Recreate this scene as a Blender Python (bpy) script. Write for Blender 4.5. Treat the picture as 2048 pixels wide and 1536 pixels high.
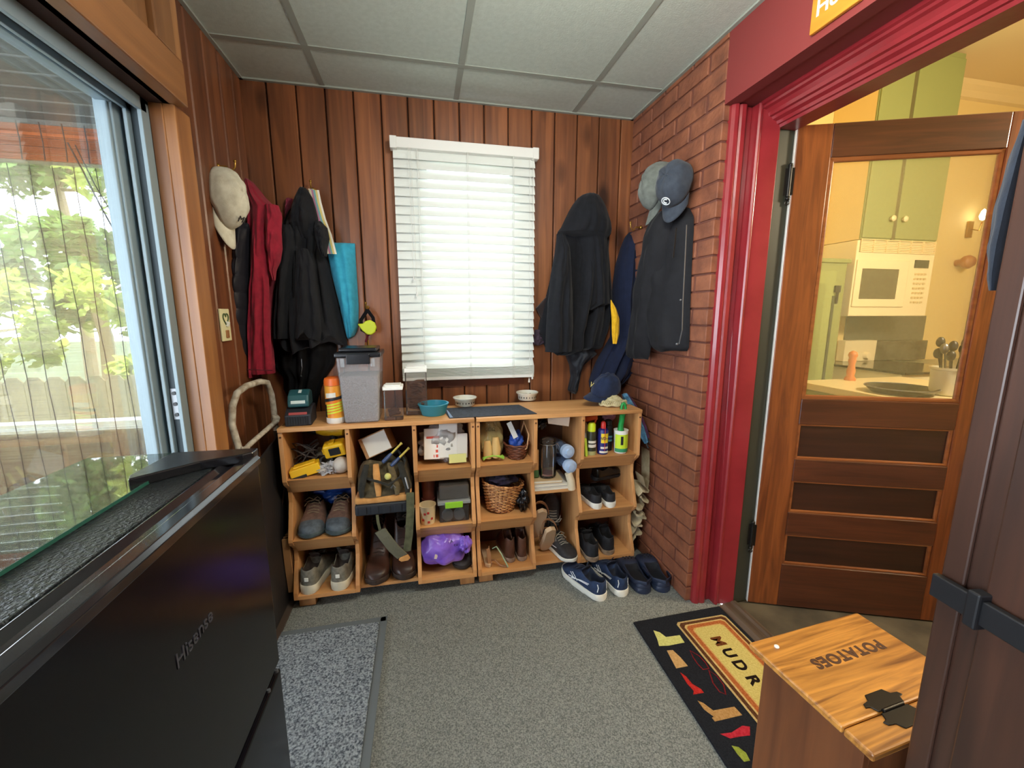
import bpy, math, random
from math import sin, cos, pi, radians, atan2, sqrt
from mathutils import Vector, Matrix, noise, Euler
for o in list(bpy.data.objects): bpy.data.objects.remove(o)
SC = bpy.context.scene; COL = SC.collection
random.seed(7)

# ---------------------------------------------------------------- camera, world, lights, exposure
F_PX = 828.0; YAW = radians(12.12); PITCH = radians(9.66); CAM_H = 1.32
cam = bpy.data.cameras.new('camera'); cam.sensor_width = 36; cam.lens = 36*F_PX/2048; cam.clip_start = .02; cam.clip_end = 200
co = bpy.data.objects.new('camera', cam); COL.objects.link(co); SC.camera = co
co.location = (0, 0, CAM_H); co.rotation_euler = (pi/2-PITCH, 0, -YAW)
SC.view_settings.view_transform = 'Standard'; SC.view_settings.look = 'None'
SC.view_settings.gamma = 1; SC.view_settings.use_curve_mapping = False
SC.view_settings.exposure = 0.12

w = bpy.data.worlds.new('sky'); SC.world = w; w.use_nodes = True
wn = w.node_tree; wn.nodes.clear()
wo = wn.nodes.new('ShaderNodeOutputWorld'); wb = wn.nodes.new('ShaderNodeBackground')
wb.inputs[0].default_value = (.80, .90, 1, 1); wb.inputs[1].default_value = 10.5
wn.links.new(wb.outputs[0], wo.inputs[0])

def lamp(name, kind, loc, rot, energy, color, size=None, sy=None):
    l = bpy.data.lights.new(name, kind); l.energy = energy; l.color = color
    if kind == 'AREA':
        l.size = size
        if sy: l.shape = 'RECTANGLE'; l.size_y = sy
    elif kind == 'SUN': l.angle = radians(1.0)
    elif size: l.shadow_soft_size = size
    o = bpy.data.objects.new(name, l); COL.objects.link(o); o.location = loc; o.rotation_euler = rot
    return o
lamp('sun', 'SUN', (-3, 8, 8), Euler((radians(38), 0, radians(75))), 19.0, (1, .93, .8))
lamp('room_ceiling_lamp', 'POINT', (.40, .70, 2.12), (0, 0, 0), 44, (1, .97, .87), .14)
lamp('kitchen_lamp', 'POINT', (2.9, .75, 2.15), (0, 0, 0), 140, (1, .83, .56), .12)

# ---------------------------------------------------------------- materials
def lin(c): return tuple(((x/255)/12.92 if x/255 <= .04045 else ((x/255+.055)/1.055)**2.4) for x in c)+(1,)
_m = {}
def N(nt, t, **kw):
    n = nt.nodes.new(t)
    for k, v in kw.items(): setattr(n, k, v)
    return n
def mat(name, c, rough=.6, metal=0, nz=None, bump=None, c2=None, spec=None, coat=0, trans=0, emit=None, sheen=0):
    """c: srgb 0-255; nz=(scale, stretch xyz) mixes c->c2; bump=(scale,strength,distance)"""
    if name in _m: return _m[name]
    m = bpy.data.materials.new(name); m.use_nodes = True; nt = m.node_tree; b = nt.nodes['Principled BSDF']
    b.inputs['Base Color'].default_value = lin(c); b.inputs['Roughness'].default_value = rough; b.inputs['Metallic'].default_value = metal
    if spec is not None: b.inputs['Specular IOR Level'].default_value = spec
    if coat: b.inputs['Coat Weight'].default_value = coat; b.inputs['Coat Roughness'].default_value = .12
    if sheen: b.inputs['Sheen Weight'].default_value = sheen
    if trans: b.inputs['Transmission Weight'].default_value = trans
    if emit: b.inputs['Emission Color'].default_value = lin(emit[0]); b.inputs['Emission Strength'].default_value = emit[1]
    tc = N(nt, 'ShaderNodeTexCoord')
    if c2 is not None:
        s, st = nz if nz else (8, (1, 1, 1))
        mp = N(nt, 'ShaderNodeMapping'); mp.inputs['Scale'].default_value = st; nt.links.new(tc.outputs['Object'], mp.inputs[0])
        n = N(nt, 'ShaderNodeTexNoise'); n.inputs['Scale'].default_value = s; n.inputs['Detail'].default_value = 5; nt.links.new(mp.outputs[0], n.inputs[0])
        r = N(nt, 'ShaderNodeValToRGB'); r.color_ramp.elements[0].position = .35; r.color_ramp.elements[1].position = .65
        r.color_ramp.elements[0].color = lin(c); r.color_ramp.elements[1].color = lin(c2)
        nt.links.new(n.outputs['Fac'], r.inputs[0]); nt.links.new(r.outputs[0], b.inputs['Base Color'])
    if bump:
        n = N(nt, 'ShaderNodeTexNoise'); n.inputs['Scale'].default_value = bump[0]; n.inputs['Detail'].default_value = 3; nt.links.new(tc.outputs['Object'], n.inputs[0])
        bp = N(nt, 'ShaderNodeBump'); bp.inputs['Strength'].default_value = bump[1]; bp.inputs['Distance'].default_value = bump[2] if len(bump) > 2 else .01
        nt.links.new(n.outputs['Fac'], bp.inputs['Height']); nt.links.new(bp.outputs[0], b.inputs['Normal'])
    _m[name] = m; return m

def wood(name, c1, c2, axis='z', grain=28, rough=.42, board=None, dark=None, knots=0.0, coat=.15, figure=0):
    """streaky grain along axis; board=(axis, width, offset) tints every board on its own; knots: dark spots"""
    if name in _m: return _m[name]
    m = bpy.data.materials.new(name); m.use_nodes = True; nt = m.node_tree; b = nt.nodes['Principled BSDF']; L = nt.links.new
    b.inputs['Roughness'].default_value = rough; b.inputs['Coat Weight'].default_value = coat; b.inputs['Coat Roughness'].default_value = .3
    tc = N(nt, 'ShaderNodeTexCoord'); vec = tc.outputs['Object']
    ai = 'xyz'.index(axis)
    if board:
        sx = N(nt, 'ShaderNodeSeparateXYZ'); L(vec, sx.inputs[0])
        a = N(nt, 'ShaderNodeMath', operation='SUBTRACT'); L(sx.outputs['xyz'.index(board[0])], a.inputs[0]); a.inputs[1].default_value = board[2]
        d = N(nt, 'ShaderNodeMath', operation='DIVIDE'); L(a.outputs[0], d.inputs[0]); d.inputs[1].default_value = board[1]
        fl = N(nt, 'ShaderNodeMath', operation='FLOOR'); L(d.outputs[0], fl.inputs[0])
        wnz = N(nt, 'ShaderNodeTexWhiteNoise', noise_dimensions='1D'); L(fl.outputs[0], wnz.inputs['W'])
        off = N(nt, 'ShaderNodeVectorMath', operation='SCALE'); L(wnz.outputs['Color'], off.inputs[0]); off.inputs['Scale'].default_value = 7
        ad = N(nt, 'ShaderNodeVectorMath', operation='ADD'); L(vec, ad.inputs[0]); L(off.outputs[0], ad.inputs[1]); vec = ad.outputs[0]
    mp = N(nt, 'ShaderNodeMapping'); s = [1, 1, 1]; s[ai] = .06; mp.inputs['Scale'].default_value = s; L(vec, mp.inputs[0])
    n1 = N(nt, 'ShaderNodeTexNoise'); n1.inputs['Scale'].default_value = grain; n1.inputs['Detail'].default_value = 6; n1.inputs['Distortion'].default_value = .6+figure; L(mp.outputs[0], n1.inputs[0])
    mp2 = N(nt, 'ShaderNodeMapping'); s = [1, 1, 1]; s[ai] = .22; mp2.inputs['Scale'].default_value = s; L(vec, mp2.inputs[0])
    n2 = N(nt, 'ShaderNodeTexNoise'); n2.inputs['Scale'].default_value = 7; n2.inputs['Detail'].default_value = 3; L(mp2.outputs[0], n2.inputs[0])
    r = N(nt, 'ShaderNodeValToRGB'); e = r.color_ramp.elements; e[0].position = .36; e[1].position = .66; e[0].color = lin(c2); e[1].color = lin(c1)
    mx = N(nt, 'ShaderNodeMath', operation='MULTIPLY_ADD'); L(n1.outputs['Fac'], mx.inputs[0]); mx.inputs[1].default_value = .62
    s2 = N(nt, 'ShaderNodeMath', operation='MULTIPLY'); L(n2.outputs['Fac'], s2.inputs[0]); s2.inputs[1].default_value = .38; L(s2.outputs[0], mx.inputs[2])
    L(mx.outputs[0], r.inputs[0]); col = r.outputs[0]
    if board:
        hv = N(nt, 'ShaderNodeHueSaturation'); L(col, hv.inputs['Color'])
        mr = N(nt, 'ShaderNodeMapRange'); mr.inputs['To Min'].default_value = .72; mr.inputs['To Max'].default_value = 1.25; L(wnz.outputs['Value'], mr.inputs[0]); L(mr.outputs[0], hv.inputs['Value']); col = hv.outputs[0]
    if knots:
        mp3 = N(nt, 'ShaderNodeMapping'); s = [1, 1, 1]; s[ai] = .45; mp3.inputs['Scale'].default_value = s; L(vec, mp3.inputs[0])
        v = N(nt, 'ShaderNodeTexVoronoi'); v.inputs['Scale'].default_value = knots; L(mp3.outputs[0], v.inputs[0])
        kr = N(nt, 'ShaderNodeValToRGB'); ke = kr.color_ramp.elements; ke[0].position = .09; ke[0].color = (.12, .07, .05, 1); ke[1].position = .20; ke[1].color = (1, 1, 1, 1)
        L(v.outputs['Distance'], kr.inputs[0])
        mm = N(nt, 'ShaderNodeMixRGB', blend_type='MULTIPLY'); mm.inputs[0].default_value = .85; L(col, mm.inputs[1]); L(kr.outputs[0], mm.inputs[2]); col = mm.outputs[0]
    L(col, b.inputs['Base Color'])
    bp = N(nt, 'ShaderNodeBump'); bp.inputs['Strength'].default_value = .15; bp.inputs['Distance'].default_value = .003; L(n1.outputs['Fac'], bp.inputs['Height']); L(bp.outputs[0], b.inputs['Normal'])
    _m[name] = m; return m

def thin(name, c, alpha=.25, rough=.1, refl=.5, tint=None):
    """thin clear film / pane: transparent with fresnel gloss and a little body colour"""
    if name in _m: return _m[name]
    m = bpy.data.materials.new(name); m.use_nodes = True; nt = m.node_tree; nt.nodes.clear(); L = nt.links.new
    o = N(nt, 'ShaderNodeOutputMaterial'); t = N(nt, 'ShaderNodeBsdfTransparent'); t.inputs[0].default_value = lin(tint or (255, 255, 255))
    b = N(nt, 'ShaderNodeBsdfPrincipled'); b.inputs['Base Color'].default_value = lin(c); b.inputs['Roughness'].default_value = rough
    g = N(nt, 'ShaderNodeBsdfGlossy'); g.inputs['Roughness'].default_value = rough
    f = N(nt, 'ShaderNodeFresnel'); f.inputs[0].default_value = 1.45
    a = N(nt, 'ShaderNodeMixShader'); a.inputs[0].default_value = alpha; L(t.outputs[0], a.inputs[1]); L(b.outputs[0], a.inputs[2])
    k = N(nt, 'ShaderNodeMath', operation='MULTIPLY'); L(f.outputs[0], k.inputs[0]); k.inputs[1].default_value = refl*2; k.use_clamp = True
    x = N(nt, 'ShaderNodeMixShader'); L(k.outputs[0], x.inputs[0]); L(a.outputs[0], x.inputs[1]); L(g.outputs[0], x.inputs[2]); L(x.outputs[0], o.inputs[0])
    _m[name] = m; return m

PINE = wood('pine_panelling', (150, 92, 54), (98, 56, 34), 'z', 30, .38, ('x', .1241, -.777), knots=4.4, coat=.3)
PINE_L = wood('pine_panelling_side', (146, 88, 52), (94, 54, 34), 'z', 30, .4, ('y', .1241, .05), knots=4.4, coat=.3)
POSTW = wood('pine_casing', (182, 124, 70), (134, 84, 44), 'z', 24, .42, ('x', .036, -.757), knots=4.2, coat=.25)
HEADW = wood('pine_header', (164, 114, 68), (122, 78, 42), 'z', 24, .42, ('y', .30, .03), knots=4, coat=.25)
RAILW = wood('pine_header_rail', (156, 106, 62), (116, 74, 40), 'y', 24, .42, knots=1.6, coat=.25)
SHELFW = wood('honey_pine', (222, 170, 112), (190, 132, 78), 'x', 26, .5, knots=1.5, coat=.1)
SHELFV = wood('honey_pine_upright', (218, 164, 108), (186, 128, 76), 'z', 26, .5, knots=1.5, coat=.1)
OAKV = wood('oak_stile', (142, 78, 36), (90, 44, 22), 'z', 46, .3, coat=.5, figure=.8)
OAKH = wood('oak_rail_shaded', (94, 50, 30), (62, 31, 20), 'x', 46, .3, coat=.5, figure=.8)  # same oak as the stiles, darkened for the shade on the door
OAKP = wood('oak_panel_shaded', (64, 36, 25), (42, 23, 17), 'x', 40, .32, coat=.4)  # oak darkened further: shade on the lower door put into the colour
LEAFW = wood('dark_door_wood', (74, 46, 34), (44, 28, 22), 'z', 36, .35, coat=.4)
BINTOP = wood('bin_lid_oak', (210, 146, 66), (104, 58, 22), 'x', 34, .35, coat=.35, figure=1.8)
BINSIDE = wood('bin_side_wood', (124, 72, 36), (92, 50, 24), 'z', 30, .5)
BLACKM = mat('black_plastic', (22, 22, 25), .4)
WHITEP = mat('white_plastic', (232, 232, 226), .4)
WHITEM = mat('white_paint_metal', (205, 203, 190), .45, c2=(175, 168, 150), nz=(30, (1, 1, 1)))
REDP = mat('red_gloss_paint', (140, 38, 44), .32, c2=(128, 32, 38), nz=(9, (1, 1, 1)), bump=(26, .22, .004), coat=.4)
REDW = mat('red_wall_paint', (124, 48, 46), .6, bump=(60, .1, .002))
BRICKM = mat('painted_brick', (146, 90, 64), .55, c2=(114, 68, 50), nz=(14, (1, 1, 1)), bump=(45, .5, .006), coat=.1)
MORT = mat('painted_mortar', (106, 62, 50), .7, bump=(70, .6, .006))
GREYM = mat('grey_metal', (130, 132, 134), .35, .8)
CREAM = mat('cream_paint', (236, 214, 150), .7)
GREEN = mat('sage_green_paint', (146, 156, 98), .55)
ALU = mat('mill_aluminium', (134, 150, 156), .5, .3)
ALUD = mat('aluminium_channel', (60, 70, 74), .5, .3)

# ---------------------------------------------------------------- mesh helpers
class MB:
    def __init__(s): s.v = []; s.f = []; s.m = []
    def add(s, vs, fs, m=0, M=None):
        k = len(s.v)
        for p in vs:
            p = Vector(p); s.v.append(M @ p if M else p)
        for f in fs: s.f.append([i+k for i in f]); s.m.append(m)
        return s
    def box(s, x0, y0, z0, x1, y1, z1, m=0, M=None):
        v = [(x, y, z) for x in (x0, x1) for y in (y0, y1) for z in (z0, z1)]
        return s.add(v, [(0, 1, 3, 2), (4, 6, 7, 5), (0, 4, 5, 1), (2, 3, 7, 6), (0, 2, 6, 4), (1, 5, 7, 3)], m, M)
    def cbox(s, c, d, rot=(0, 0, 0), m=0):
        return s.box(-d[0]/2, -d[1]/2, -d[2]/2, d[0]/2, d[1]/2, d[2]/2, m, Matrix.Translation(c) @ Euler(rot).to_matrix().to_4x4())
    def grid(s, rows, closed=False, m=0, M=None, cap=False, mf=None):
        n = len(rows[0]); vs = [p for r in rows for p in r]; k = len(s.v); s.add(vs, [], m, M)
        for i in range(len(rows)-1):
            for j in range(n if closed else n-1):
                a = k+i*n+j; b = k+i*n+(j+1) % n
                s.f.append([a, b, b+n, a+n]); s.m.append(mf(i, j) if mf else m)
        if cap:
            s.f.append([k+j for j in range(n)][::-1]); s.m.append(m); s.f.append([k+(len(rows)-1)*n+j for j in range(n)]); s.m.append(m)
        return s
    def lathe(s, prof, c=(0, 0, 0), n=24, m=0, M=None, sx=1, sy=1, mf=None):
        rows = [[(c[0]+r*sx*cos(2*pi*j/n), c[1]+r*sy*sin(2*pi*j/n), c[2]+z) for j in range(n)] for r, z in prof]
        return s.grid(rows, True, m, M, False, mf)
    def cyl(s, c, r, h, n=20, m=0, M=None): return s.lathe([(0, 0), (r, 0), (r, h), (0, h)], c, n, m, M)
    def ball(s, c, r, n=14, m=0, M=None, sz=1):
        return s.lathe([(r*sin(pi*i/n), -r*sz*cos(pi*i/n)) for i in range(n+1)], c, n+4, m, M)
    def tube(s, pts, r, n=8, m=0, M=None, closed=False, sq=1):
        pts = [Vector(p) for p in pts]; L = len(pts); rows = []
        up = Vector((0, 0, 1)); prev = None
        for i, p in enumerate(pts):
            a = pts[(i-1) % L] if closed or i else p; b = pts[(i+1) % L] if closed or i < L-1 else p
            t = (b-a).normalized() if (b-a).length > 1e-9 else Vector((0, 0, 1))
            if prev is None: prev = up.cross(t) if abs(t.z) < .95 else Vector((1, 0, 0)).cross(t)
            x = (prev - t*prev.dot(t)); x = x.normalized() if x.length > 1e-6 else t.orthogonal().normalized(); prev = x; y = t.cross(x)
            rr = r[i] if isinstance(r, (list, tuple)) else r
            rows.append([p+x*rr*cos(2*pi*j/n)+y*rr*sq*sin(2*pi*j/n) for j in range(n)])
        if closed: rows.append(rows[0])
        return s.grid(rows, True, m, M, not closed)
    def prism(s, poly, a, b, axis='z', m=0, M=None):
        f = {'z': lambda p, h: (p[0], p[1], h), 'y': lambda p, h: (p[0], h, p[1]), 'x': lambda p, h: (h, p[0], p[1])}[axis]
        n = len(poly); vs = [f(p, a) for p in poly]+[f(p, b) for p in poly]
        return s.add(vs, [list(range(n))[::-1], list(range(n, 2*n))]+[(i, (i+1) % n, n+(i+1) % n, n+i) for i in range(n)], m, M)
    def build(s, name, mats, parent=None, bevel=0, smooth=None, sub=0, w=True, seg=2, solid=0):
        if not isinstance(mats, (list, tuple)): mats = [mats]
        if parent is not None and w: o0 = parent.location.copy()
        elif parent is None:
            xs = [p.x for p in s.v]; ys = [p.y for p in s.v]; zs = [p.z for p in s.v]
            o0 = Vector(((min(xs)+max(xs))/2, (min(ys)+max(ys))/2, min(zs)))
        else: o0 = Vector((0, 0, 0))
        me = bpy.data.meshes.new(name); me.from_pydata([tuple(p-o0) for p in s.v], [], s.f)
        for mt in mats: me.materials.append(mt)
        for p, k in zip(me.polygons, s.m): p.material_index = k
        me.validate(); me.update()
        import bmesh
        bm = bmesh.new(); bm.from_mesh(me); bmesh.ops.remove_doubles(bm, verts=bm.verts, dist=1e-5); bmesh.ops.recalc_face_normals(bm, faces=bm.faces); bm.to_mesh(me); bm.free()
        if smooth is not None:
            for p in me.polygons: p.use_smooth = True
            me.set_sharp_from_angle(angle=radians(smooth))
        o = bpy.data.objects.new(name, me); COL.objects.link(o)
        if parent is not None: o.parent = parent
        else: o.location = o0
        if bevel:
            b = o.modifiers.new('bevel', 'BEVEL'); b.width = bevel; b.segments = seg; b.limit_method = 'ANGLE'; b.angle_limit = radians(40)
        if solid: q = o.modifiers.new('solid', 'SOLIDIFY'); q.thickness = solid; q.offset = 0
        if sub: q = o.modifiers.new('sub', 'SUBSURF'); q.levels = sub; q.render_levels = sub
        return o
def tag(o, label, cat, group=None):
    o['label'] = label; o['category'] = cat
    if group: o['group'] = group
    return o
def thing(name, label, cat, loc, rot=(0, 0, 0), group=None):
    o = bpy.data.objects.new(name, None); COL.objects.link(o); o.location = loc; o.rotation_euler = rot; o.empty_display_size = .05
    return tag(o, label, cat, group)
def struct(o): o['kind'] = 'structure'; return o
def dup(root, loc, rot, label, group=None, name=None):
    r = root.copy(); COL.objects.link(r); r.location = loc; r.rotation_euler = rot; r['label'] = label
    if group: r['group'] = group
    for ch in list(root.children):
        c = ch.copy(); COL.objects.link(c); c.parent = r
        for g in ch.children:
            d = g.copy(); COL.objects.link(d); d.parent = c
    return r
def text(name, body, size, M, mt, parent=None, ext=.0006, sx=1.0, bold=0.0, spacing=1.0):
    """real lettering: raised glyph mesh laid with matrix M (x = reading direction, z = outwards)"""
    cu = bpy.data.curves.new(name, 'FONT'); cu.body = body; cu.size = size; cu.extrude = ext; cu.align_x = 'CENTER'; cu.align_y = 'CENTER'; cu.offset = bold; cu.space_character = spacing
    t = bpy.data.objects.new(name, cu); COL.objects.link(t)
    dg = bpy.context.evaluated_depsgraph_get(); me = bpy.data.meshes.new_from_object(t.evaluated_get(dg)); bpy.data.objects.remove(t)
    o0 = parent.location.copy() if parent else Vector((0, 0, 0))
    me.transform(Matrix.Translation(-o0) @ M @ Matrix.Diagonal((sx, 1, 1, 1))); me.materials.clear(); me.materials.append(mt)
    o = bpy.data.objects.new(name, me); COL.objects.link(o)
    if parent: o.parent = parent
    return o
def frame(o, x, z):
    x = Vector(x).normalized(); z = Vector(z).normalized(); y = z.cross(x).normalized(); x = y.cross(z)
    return Matrix(((x.x, y.x, z.x, o[0]), (x.y, y.y, z.y, o[1]), (x.z, y.z, z.z, o[2]), (0, 0, 0, 1)))
def T(x, y, z, rx=0, ry=0, rz=0): return Matrix.Translation((x, y, z)) @ Euler((rx, ry, rz)).to_matrix().to_4x4()
def lerp(tab, z):
    """tab rows (z, a, b, ...) descending; smooth interpolation"""
    if z >= tab[0][0]: return tab[0][1:]
    for p, q in zip(tab, tab[1:]):
        if z >= q[0]:
            t = (p[0]-z)/(p[0]-q[0]); return [a+(b-a)*t for a, b in zip(p[1:], q[1:])]
    return tab[-1][1:]
def garment(fr, secs, folds=5, amp=.35, seed=1, hem=0.0, rows=70, n=72, mb=None, wr=.012, m=0, pw=.62):
    """hanging cloth: rings follow the silhouette table, folds deepen downwards; fr(u, d, z) -> world, d = distance off the wall"""
    mb = mb or MB(); z0 = secs[0][0]; z1 = secs[-1][0]; R = []; rnd = random.Random(seed); ph = [rnd.uniform(0, 6.28) for _ in range(6)]
    for i in range(rows):
        q = i/(rows-1); z = z0+(z1-z0)*q; a, b, d = lerp(secs, z); ring = []
        for j in range(n):
            t = j/(n-1); s = sin(pi*t)**pw if 0 < t < 1 else 0
            k = amp*.8*min(1, .25+q*1.1)
            fo = .55*sin(2*pi*folds*t+ph[0]+1.3*sin(3*q+ph[1]))+.3*sin(2*pi*folds*1.7*t+ph[2]-2.2*q)+.3*sin(2*pi*2*t+ph[3]+2*q)
            fo = 1-abs(fo)**.8*1.1 if fo < 0 else 1+fo*.5
            nn = noise.noise(Vector((t*5+seed, q*7, seed*.7)))*wr+noise.noise(Vector((t*9, q*9+seed, 2)))*wr*.22
            dd = d*s*(1-k+k*fo)+nn*s
            hz = hem*(sin(2*pi*1.3*t+ph[4])+.5*sin(2*pi*3*t+ph[5]))*(max(0, q-.8)/.2)**2
            ring.append(fr(a+(b-a)*t, max(.004, dd+.004), z+hz))
        for j in range(1, 5):
            t = 1-j/5; ring.append(fr(a+(b-a)*t, .003, z))
        R.append(ring)
    mb.grid(R, True, m, cap=True); return mb

# ================================================================ THE ROOM
# back wall: vertical knotty boards with v grooves, opening behind the blind
mb = MB(); BW = .1241; x = -.777
while x < 1.15:
    a, b = max(x, -.775)+.003, min(x+BW, 1.17)-.003
    hole = b > .03 and a < .50
    for z0, z1 in (((0, 1.03), (2.09, 2.36)) if hole else ((0, 2.36),)): mb.box(a, 2.25, z0, b, 2.275, z1)
    x += BW
struct(mb.build('wall_back', PINE, bevel=.0045, seg=1))
mb = MB().box(-.8, 2.268, 0, .03, 2.33, 2.36).box(.50, 2.268, 0, 1.2, 2.33, 2.36).box(.03, 2.268, 0, .50, 2.33, 1.03).box(.03, 2.268, 2.09, .50, 2.33, 2.36)
struct(mb.build('wall_back_core', mat('dark_core', (52, 28, 18), .8)))
w2 = MB().box(-.02, 2.225, .985, .55, 2.25, 1.03).box(-.02, 2.236, .93, .55, 2.25, .985).box(.03, 2.28, 1.03, .05, 2.31, 2.09).box(.48, 2.28, 1.03, .50, 2.31, 2.09).box(.03, 2.28, 1.03, .5, 2.31, 1.05).box(.03, 2.28, 2.07, .5, 2.31, 2.09).box(.03, 2.28, 1.55, .5, 2.31, 1.57)
w2 = struct(w2.build('window_2', wood('stained_sill', (112, 56, 34), (78, 38, 24), 'x', 30, .4)))
g = MB().box(.04, 2.295, 1.04, .49, 2.299, 2.08).build('glass', thin('pane', (230, 240, 240), .02, .02, .18), w2)
# alcove side wall
mb = MB(); y = .05+BW*11
while y < 2.25:
    a, b = max(y, 1.535)+.003, min(y+BW, 2.25)-.003
    if b > a: mb.box(-.78, a, 0, -.755, b, 2.36)
    y += BW
struct(mb.build('wall_left', PINE_L, bevel=.0045, seg=1))
# header over the sliding door: rail, stile, recessed boards
mb = MB().box(-.72, -1.6, 1.925, -.66, 1.532, 2.045)
struct(mb.build('trim_1', RAILW, bevel=.004))
mb = MB(); yy = [1.532, 1.405, 1.10, .80, .50, .2, -.2, -.6, -1.0, -1.6]
for a, b in zip(yy, yy[1:]):
    mb.box(-.70, b+.002, 2.045, -.675 if a != 1.532 else -.66, a-.002, 2.36)
struct(mb.build('trim_2', HEADW, bevel=.004))
struct(MB().box(-.755, -1.6, 1.925, -.70, 1.535, 2.36).box(-.87, -1.6, 1.93, -.755, 1.53, 2.36).box(-.87, 1.515, 0, -.785, 1.545, 1.93).build('wall_left_header', mat('dark_core', (52, 28, 18))))
struct(MB().box(-.755, 1.51, 0, -.719, 1.597, 1.925).box(-.719, 1.511, 0, -.688, 1.597, 1.925).build('trim_3', POSTW, bevel=.002))
struct(MB().box(-.865, 1.53, 0, -.785, 2.33, 2.4).build('wall_left_core', mat('dark_core', (52, 28, 18))))
# sliding glass door frame (aluminium) with pane
wf = MB().box(-.87, 1.497, 0, -.755, 1.511, 1.925, 0).box(-.766, 1.474, 0, -.755, 1.5, 1.925, 0).box(-.802, 1.474, 0, -.792, 1.5, 1.925, 0).box(-.792, 1.492, 0, -.766, 1.4975, 1.925, 1)
wf.box(-.87, -1.6, 1.912, -.755, 1.511, 1.925, 0).box(-.766, -1.6, 1.888, -.755, 1.5, 1.915, 0).box(-.802, -1.6, 1.888, -.792, 1.5, 1.915, 0).box(-.792, -1.6, 1.905, -.766, 1.5, 1.913, 1)
win = struct(wf.build('window_1', [ALU, ALUD], bevel=.0015))
sa = MB().box(-.85, 1.455, .03, -.815, 1.497, 1.912).box(-.855, 1.447, .03, -.822, 1.457, 1.905).box(-.85, -1.5, 1.893, -.815, 1.46, 1.912).box(-.85, -1.5, .03, -.815, 1.46, .11)
sa.build('sash_frame', ALU, win, bevel=.003)
MB().box(-.835, -1.5, .1, -.830, 1.45, 1.896).build('glass', thin('pane', (230, 240, 240), .02, .02, .18), win)
st = MB().box(-.789, 1.489, .985, -.769, 1.494, 1.085, 0)
for z in (1.0, 1.035, 1.07): st.cyl((0, 0, 0), .006, .003, 12, 1, T(-.779, 1.489, z, pi/2))
st.build('latch_strike', [GREYM, BLACKM], win)
# brick wall
mb = MB(); rnd = random.Random(3); CH = .0705; r = 0
while r*CH < 2.40:
    y = 1.52-(.0 if r % 2 else .105); first = True
    while y < 2.25:
        a = max(y, 1.52); b = min(y+.205, 2.25)
        if b-a > .02:
            j = rnd.uniform(-.0022, .0015); s = rnd.uniform(-.0015, .0015)
            mb.box(1.15+j, a+(0 if first else .004)+abs(s) if not first else 1.52+abs(j), r*CH+.004, 1.19, b-.0035, (r+1)*CH-.0035)
            first = False
        y += .212
    r += 1
struct(mb.build('wall_right', BRICKM, bevel=.0035, seg=2))
struct(MB().box(1.156, 1.526, 0, 1.43, 2.33, 2.42).build('wall_right_mortar', MORT))
# red door case
mb = MB()
mb.prism([(1.176, 1.53), (1.176, 1.508), (1.184, 1.497), (1.196, 1.493), (1.204, 1.5), (1.212, 1.494), (1.226, 1.491), (1.236, 1.498), (1.238, 1.53)], 0, 2.10)
mb.box(1.236, 1.512, 0, 1.268, 1.54, 2.10)
mb.prism([(1.268, 1.54), (1.268, 1.476), (1.273, 1.470), (1.280, 1.470), (1.285, 1.477), (1.352, 1.456), (1.352, 1.54)], 0, 2.10)
struct(mb.build('trim_4', REDP, bevel=.0015))
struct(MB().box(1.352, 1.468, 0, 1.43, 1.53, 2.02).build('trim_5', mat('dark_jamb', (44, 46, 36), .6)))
hd = MB().box(1.15, -1.7, 2.10, 1.20, 1.517, 2.42).box(1.20, -1.7, 2.105, 1.43, 1.535, 2.42)
struct(hd.build('wall_right_header', REDW))
cr = [(1.275, 2.105), (1.275, 2.094), (1.283, 2.09), (1.286, 2.083), (1.296, 2.078), (1.305, 2.066), (1.309, 2.055), (1.318, 2.052), (1.322, 2.043), (1.335, 2.036), (1.339, 2.026), (1.346, 2.024), (1.35, 2.014), (1.43, 2.014), (1.43, 2.105)]
struct(MB().prism(cr, -1.5, 1.488, 'y').build('trim_6', REDP))
struct(MB().box(1.15, -1.7, 0, 1.43, .40, 2.105).build('wall_right_near', REDW))
# wall behind the camera, left of camera end
struct(MB().box(-1.0, -1.7, 0, 1.43, -1.6, 2.42).box(-1.0, -1.7, 0, -.755, -1.5, 2.42).build('wall_front', wood('pine_rear', (150, 80, 40), (105, 52, 26), 'z', 28, .5)))
# ceiling: tiles on a grid
TILE = mat('ceiling_tile', (192, 202, 192), .9, c2=(184, 194, 184), nz=(50, (1, 1, 1)), bump=(160, .35, .002))
gx = [-.76, -.41, .20, .81, 1.15]; gy = [-1.6, -1.1, -.49, .12, .73, 1.34, 1.95, 2.25]
mb = MB()
for a, b in zip(gx, gx[1:]):
    for c, d in zip(gy, gy[1:]): mb.box(a+.008, c+.008, 2.352, b-.008, d-.008, 2.37)
struct(mb.build('ceiling', TILE, bevel=.002))
mb = MB()
for a in gx[1:-1]: mb.box(a-.0125, -1.6, 2.349, a+.0125, 2.25, 2.358)
for c in gy[1:-1]: mb.box(-.76, c-.0125, 2.3485, 1.15, c+.0125, 2.358)
mb.box(-.76, 2.234, 2.345, 1.15, 2.25, 2.358).box(-.755, 1.5, 2.345, -.74, 2.25, 2.358).box(1.135, -1.6, 2.345, 1.15, 2.25, 2.358)
struct(mb.build('trim_7', mat('ceiling_grid', (150, 156, 146), .6)))
struct(MB().box(-1, -1.7, 2.37, 1.5, 2.35, 2.5).build('ceiling_core', mat('dark_core', (52, 28, 18))))
CARP = mat('grey_carpet', (154, 158, 154), .95, c2=(100, 104, 104), nz=(230, (1, 1, 1)), bump=(260, 1.0, .006), spec=.1)
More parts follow.
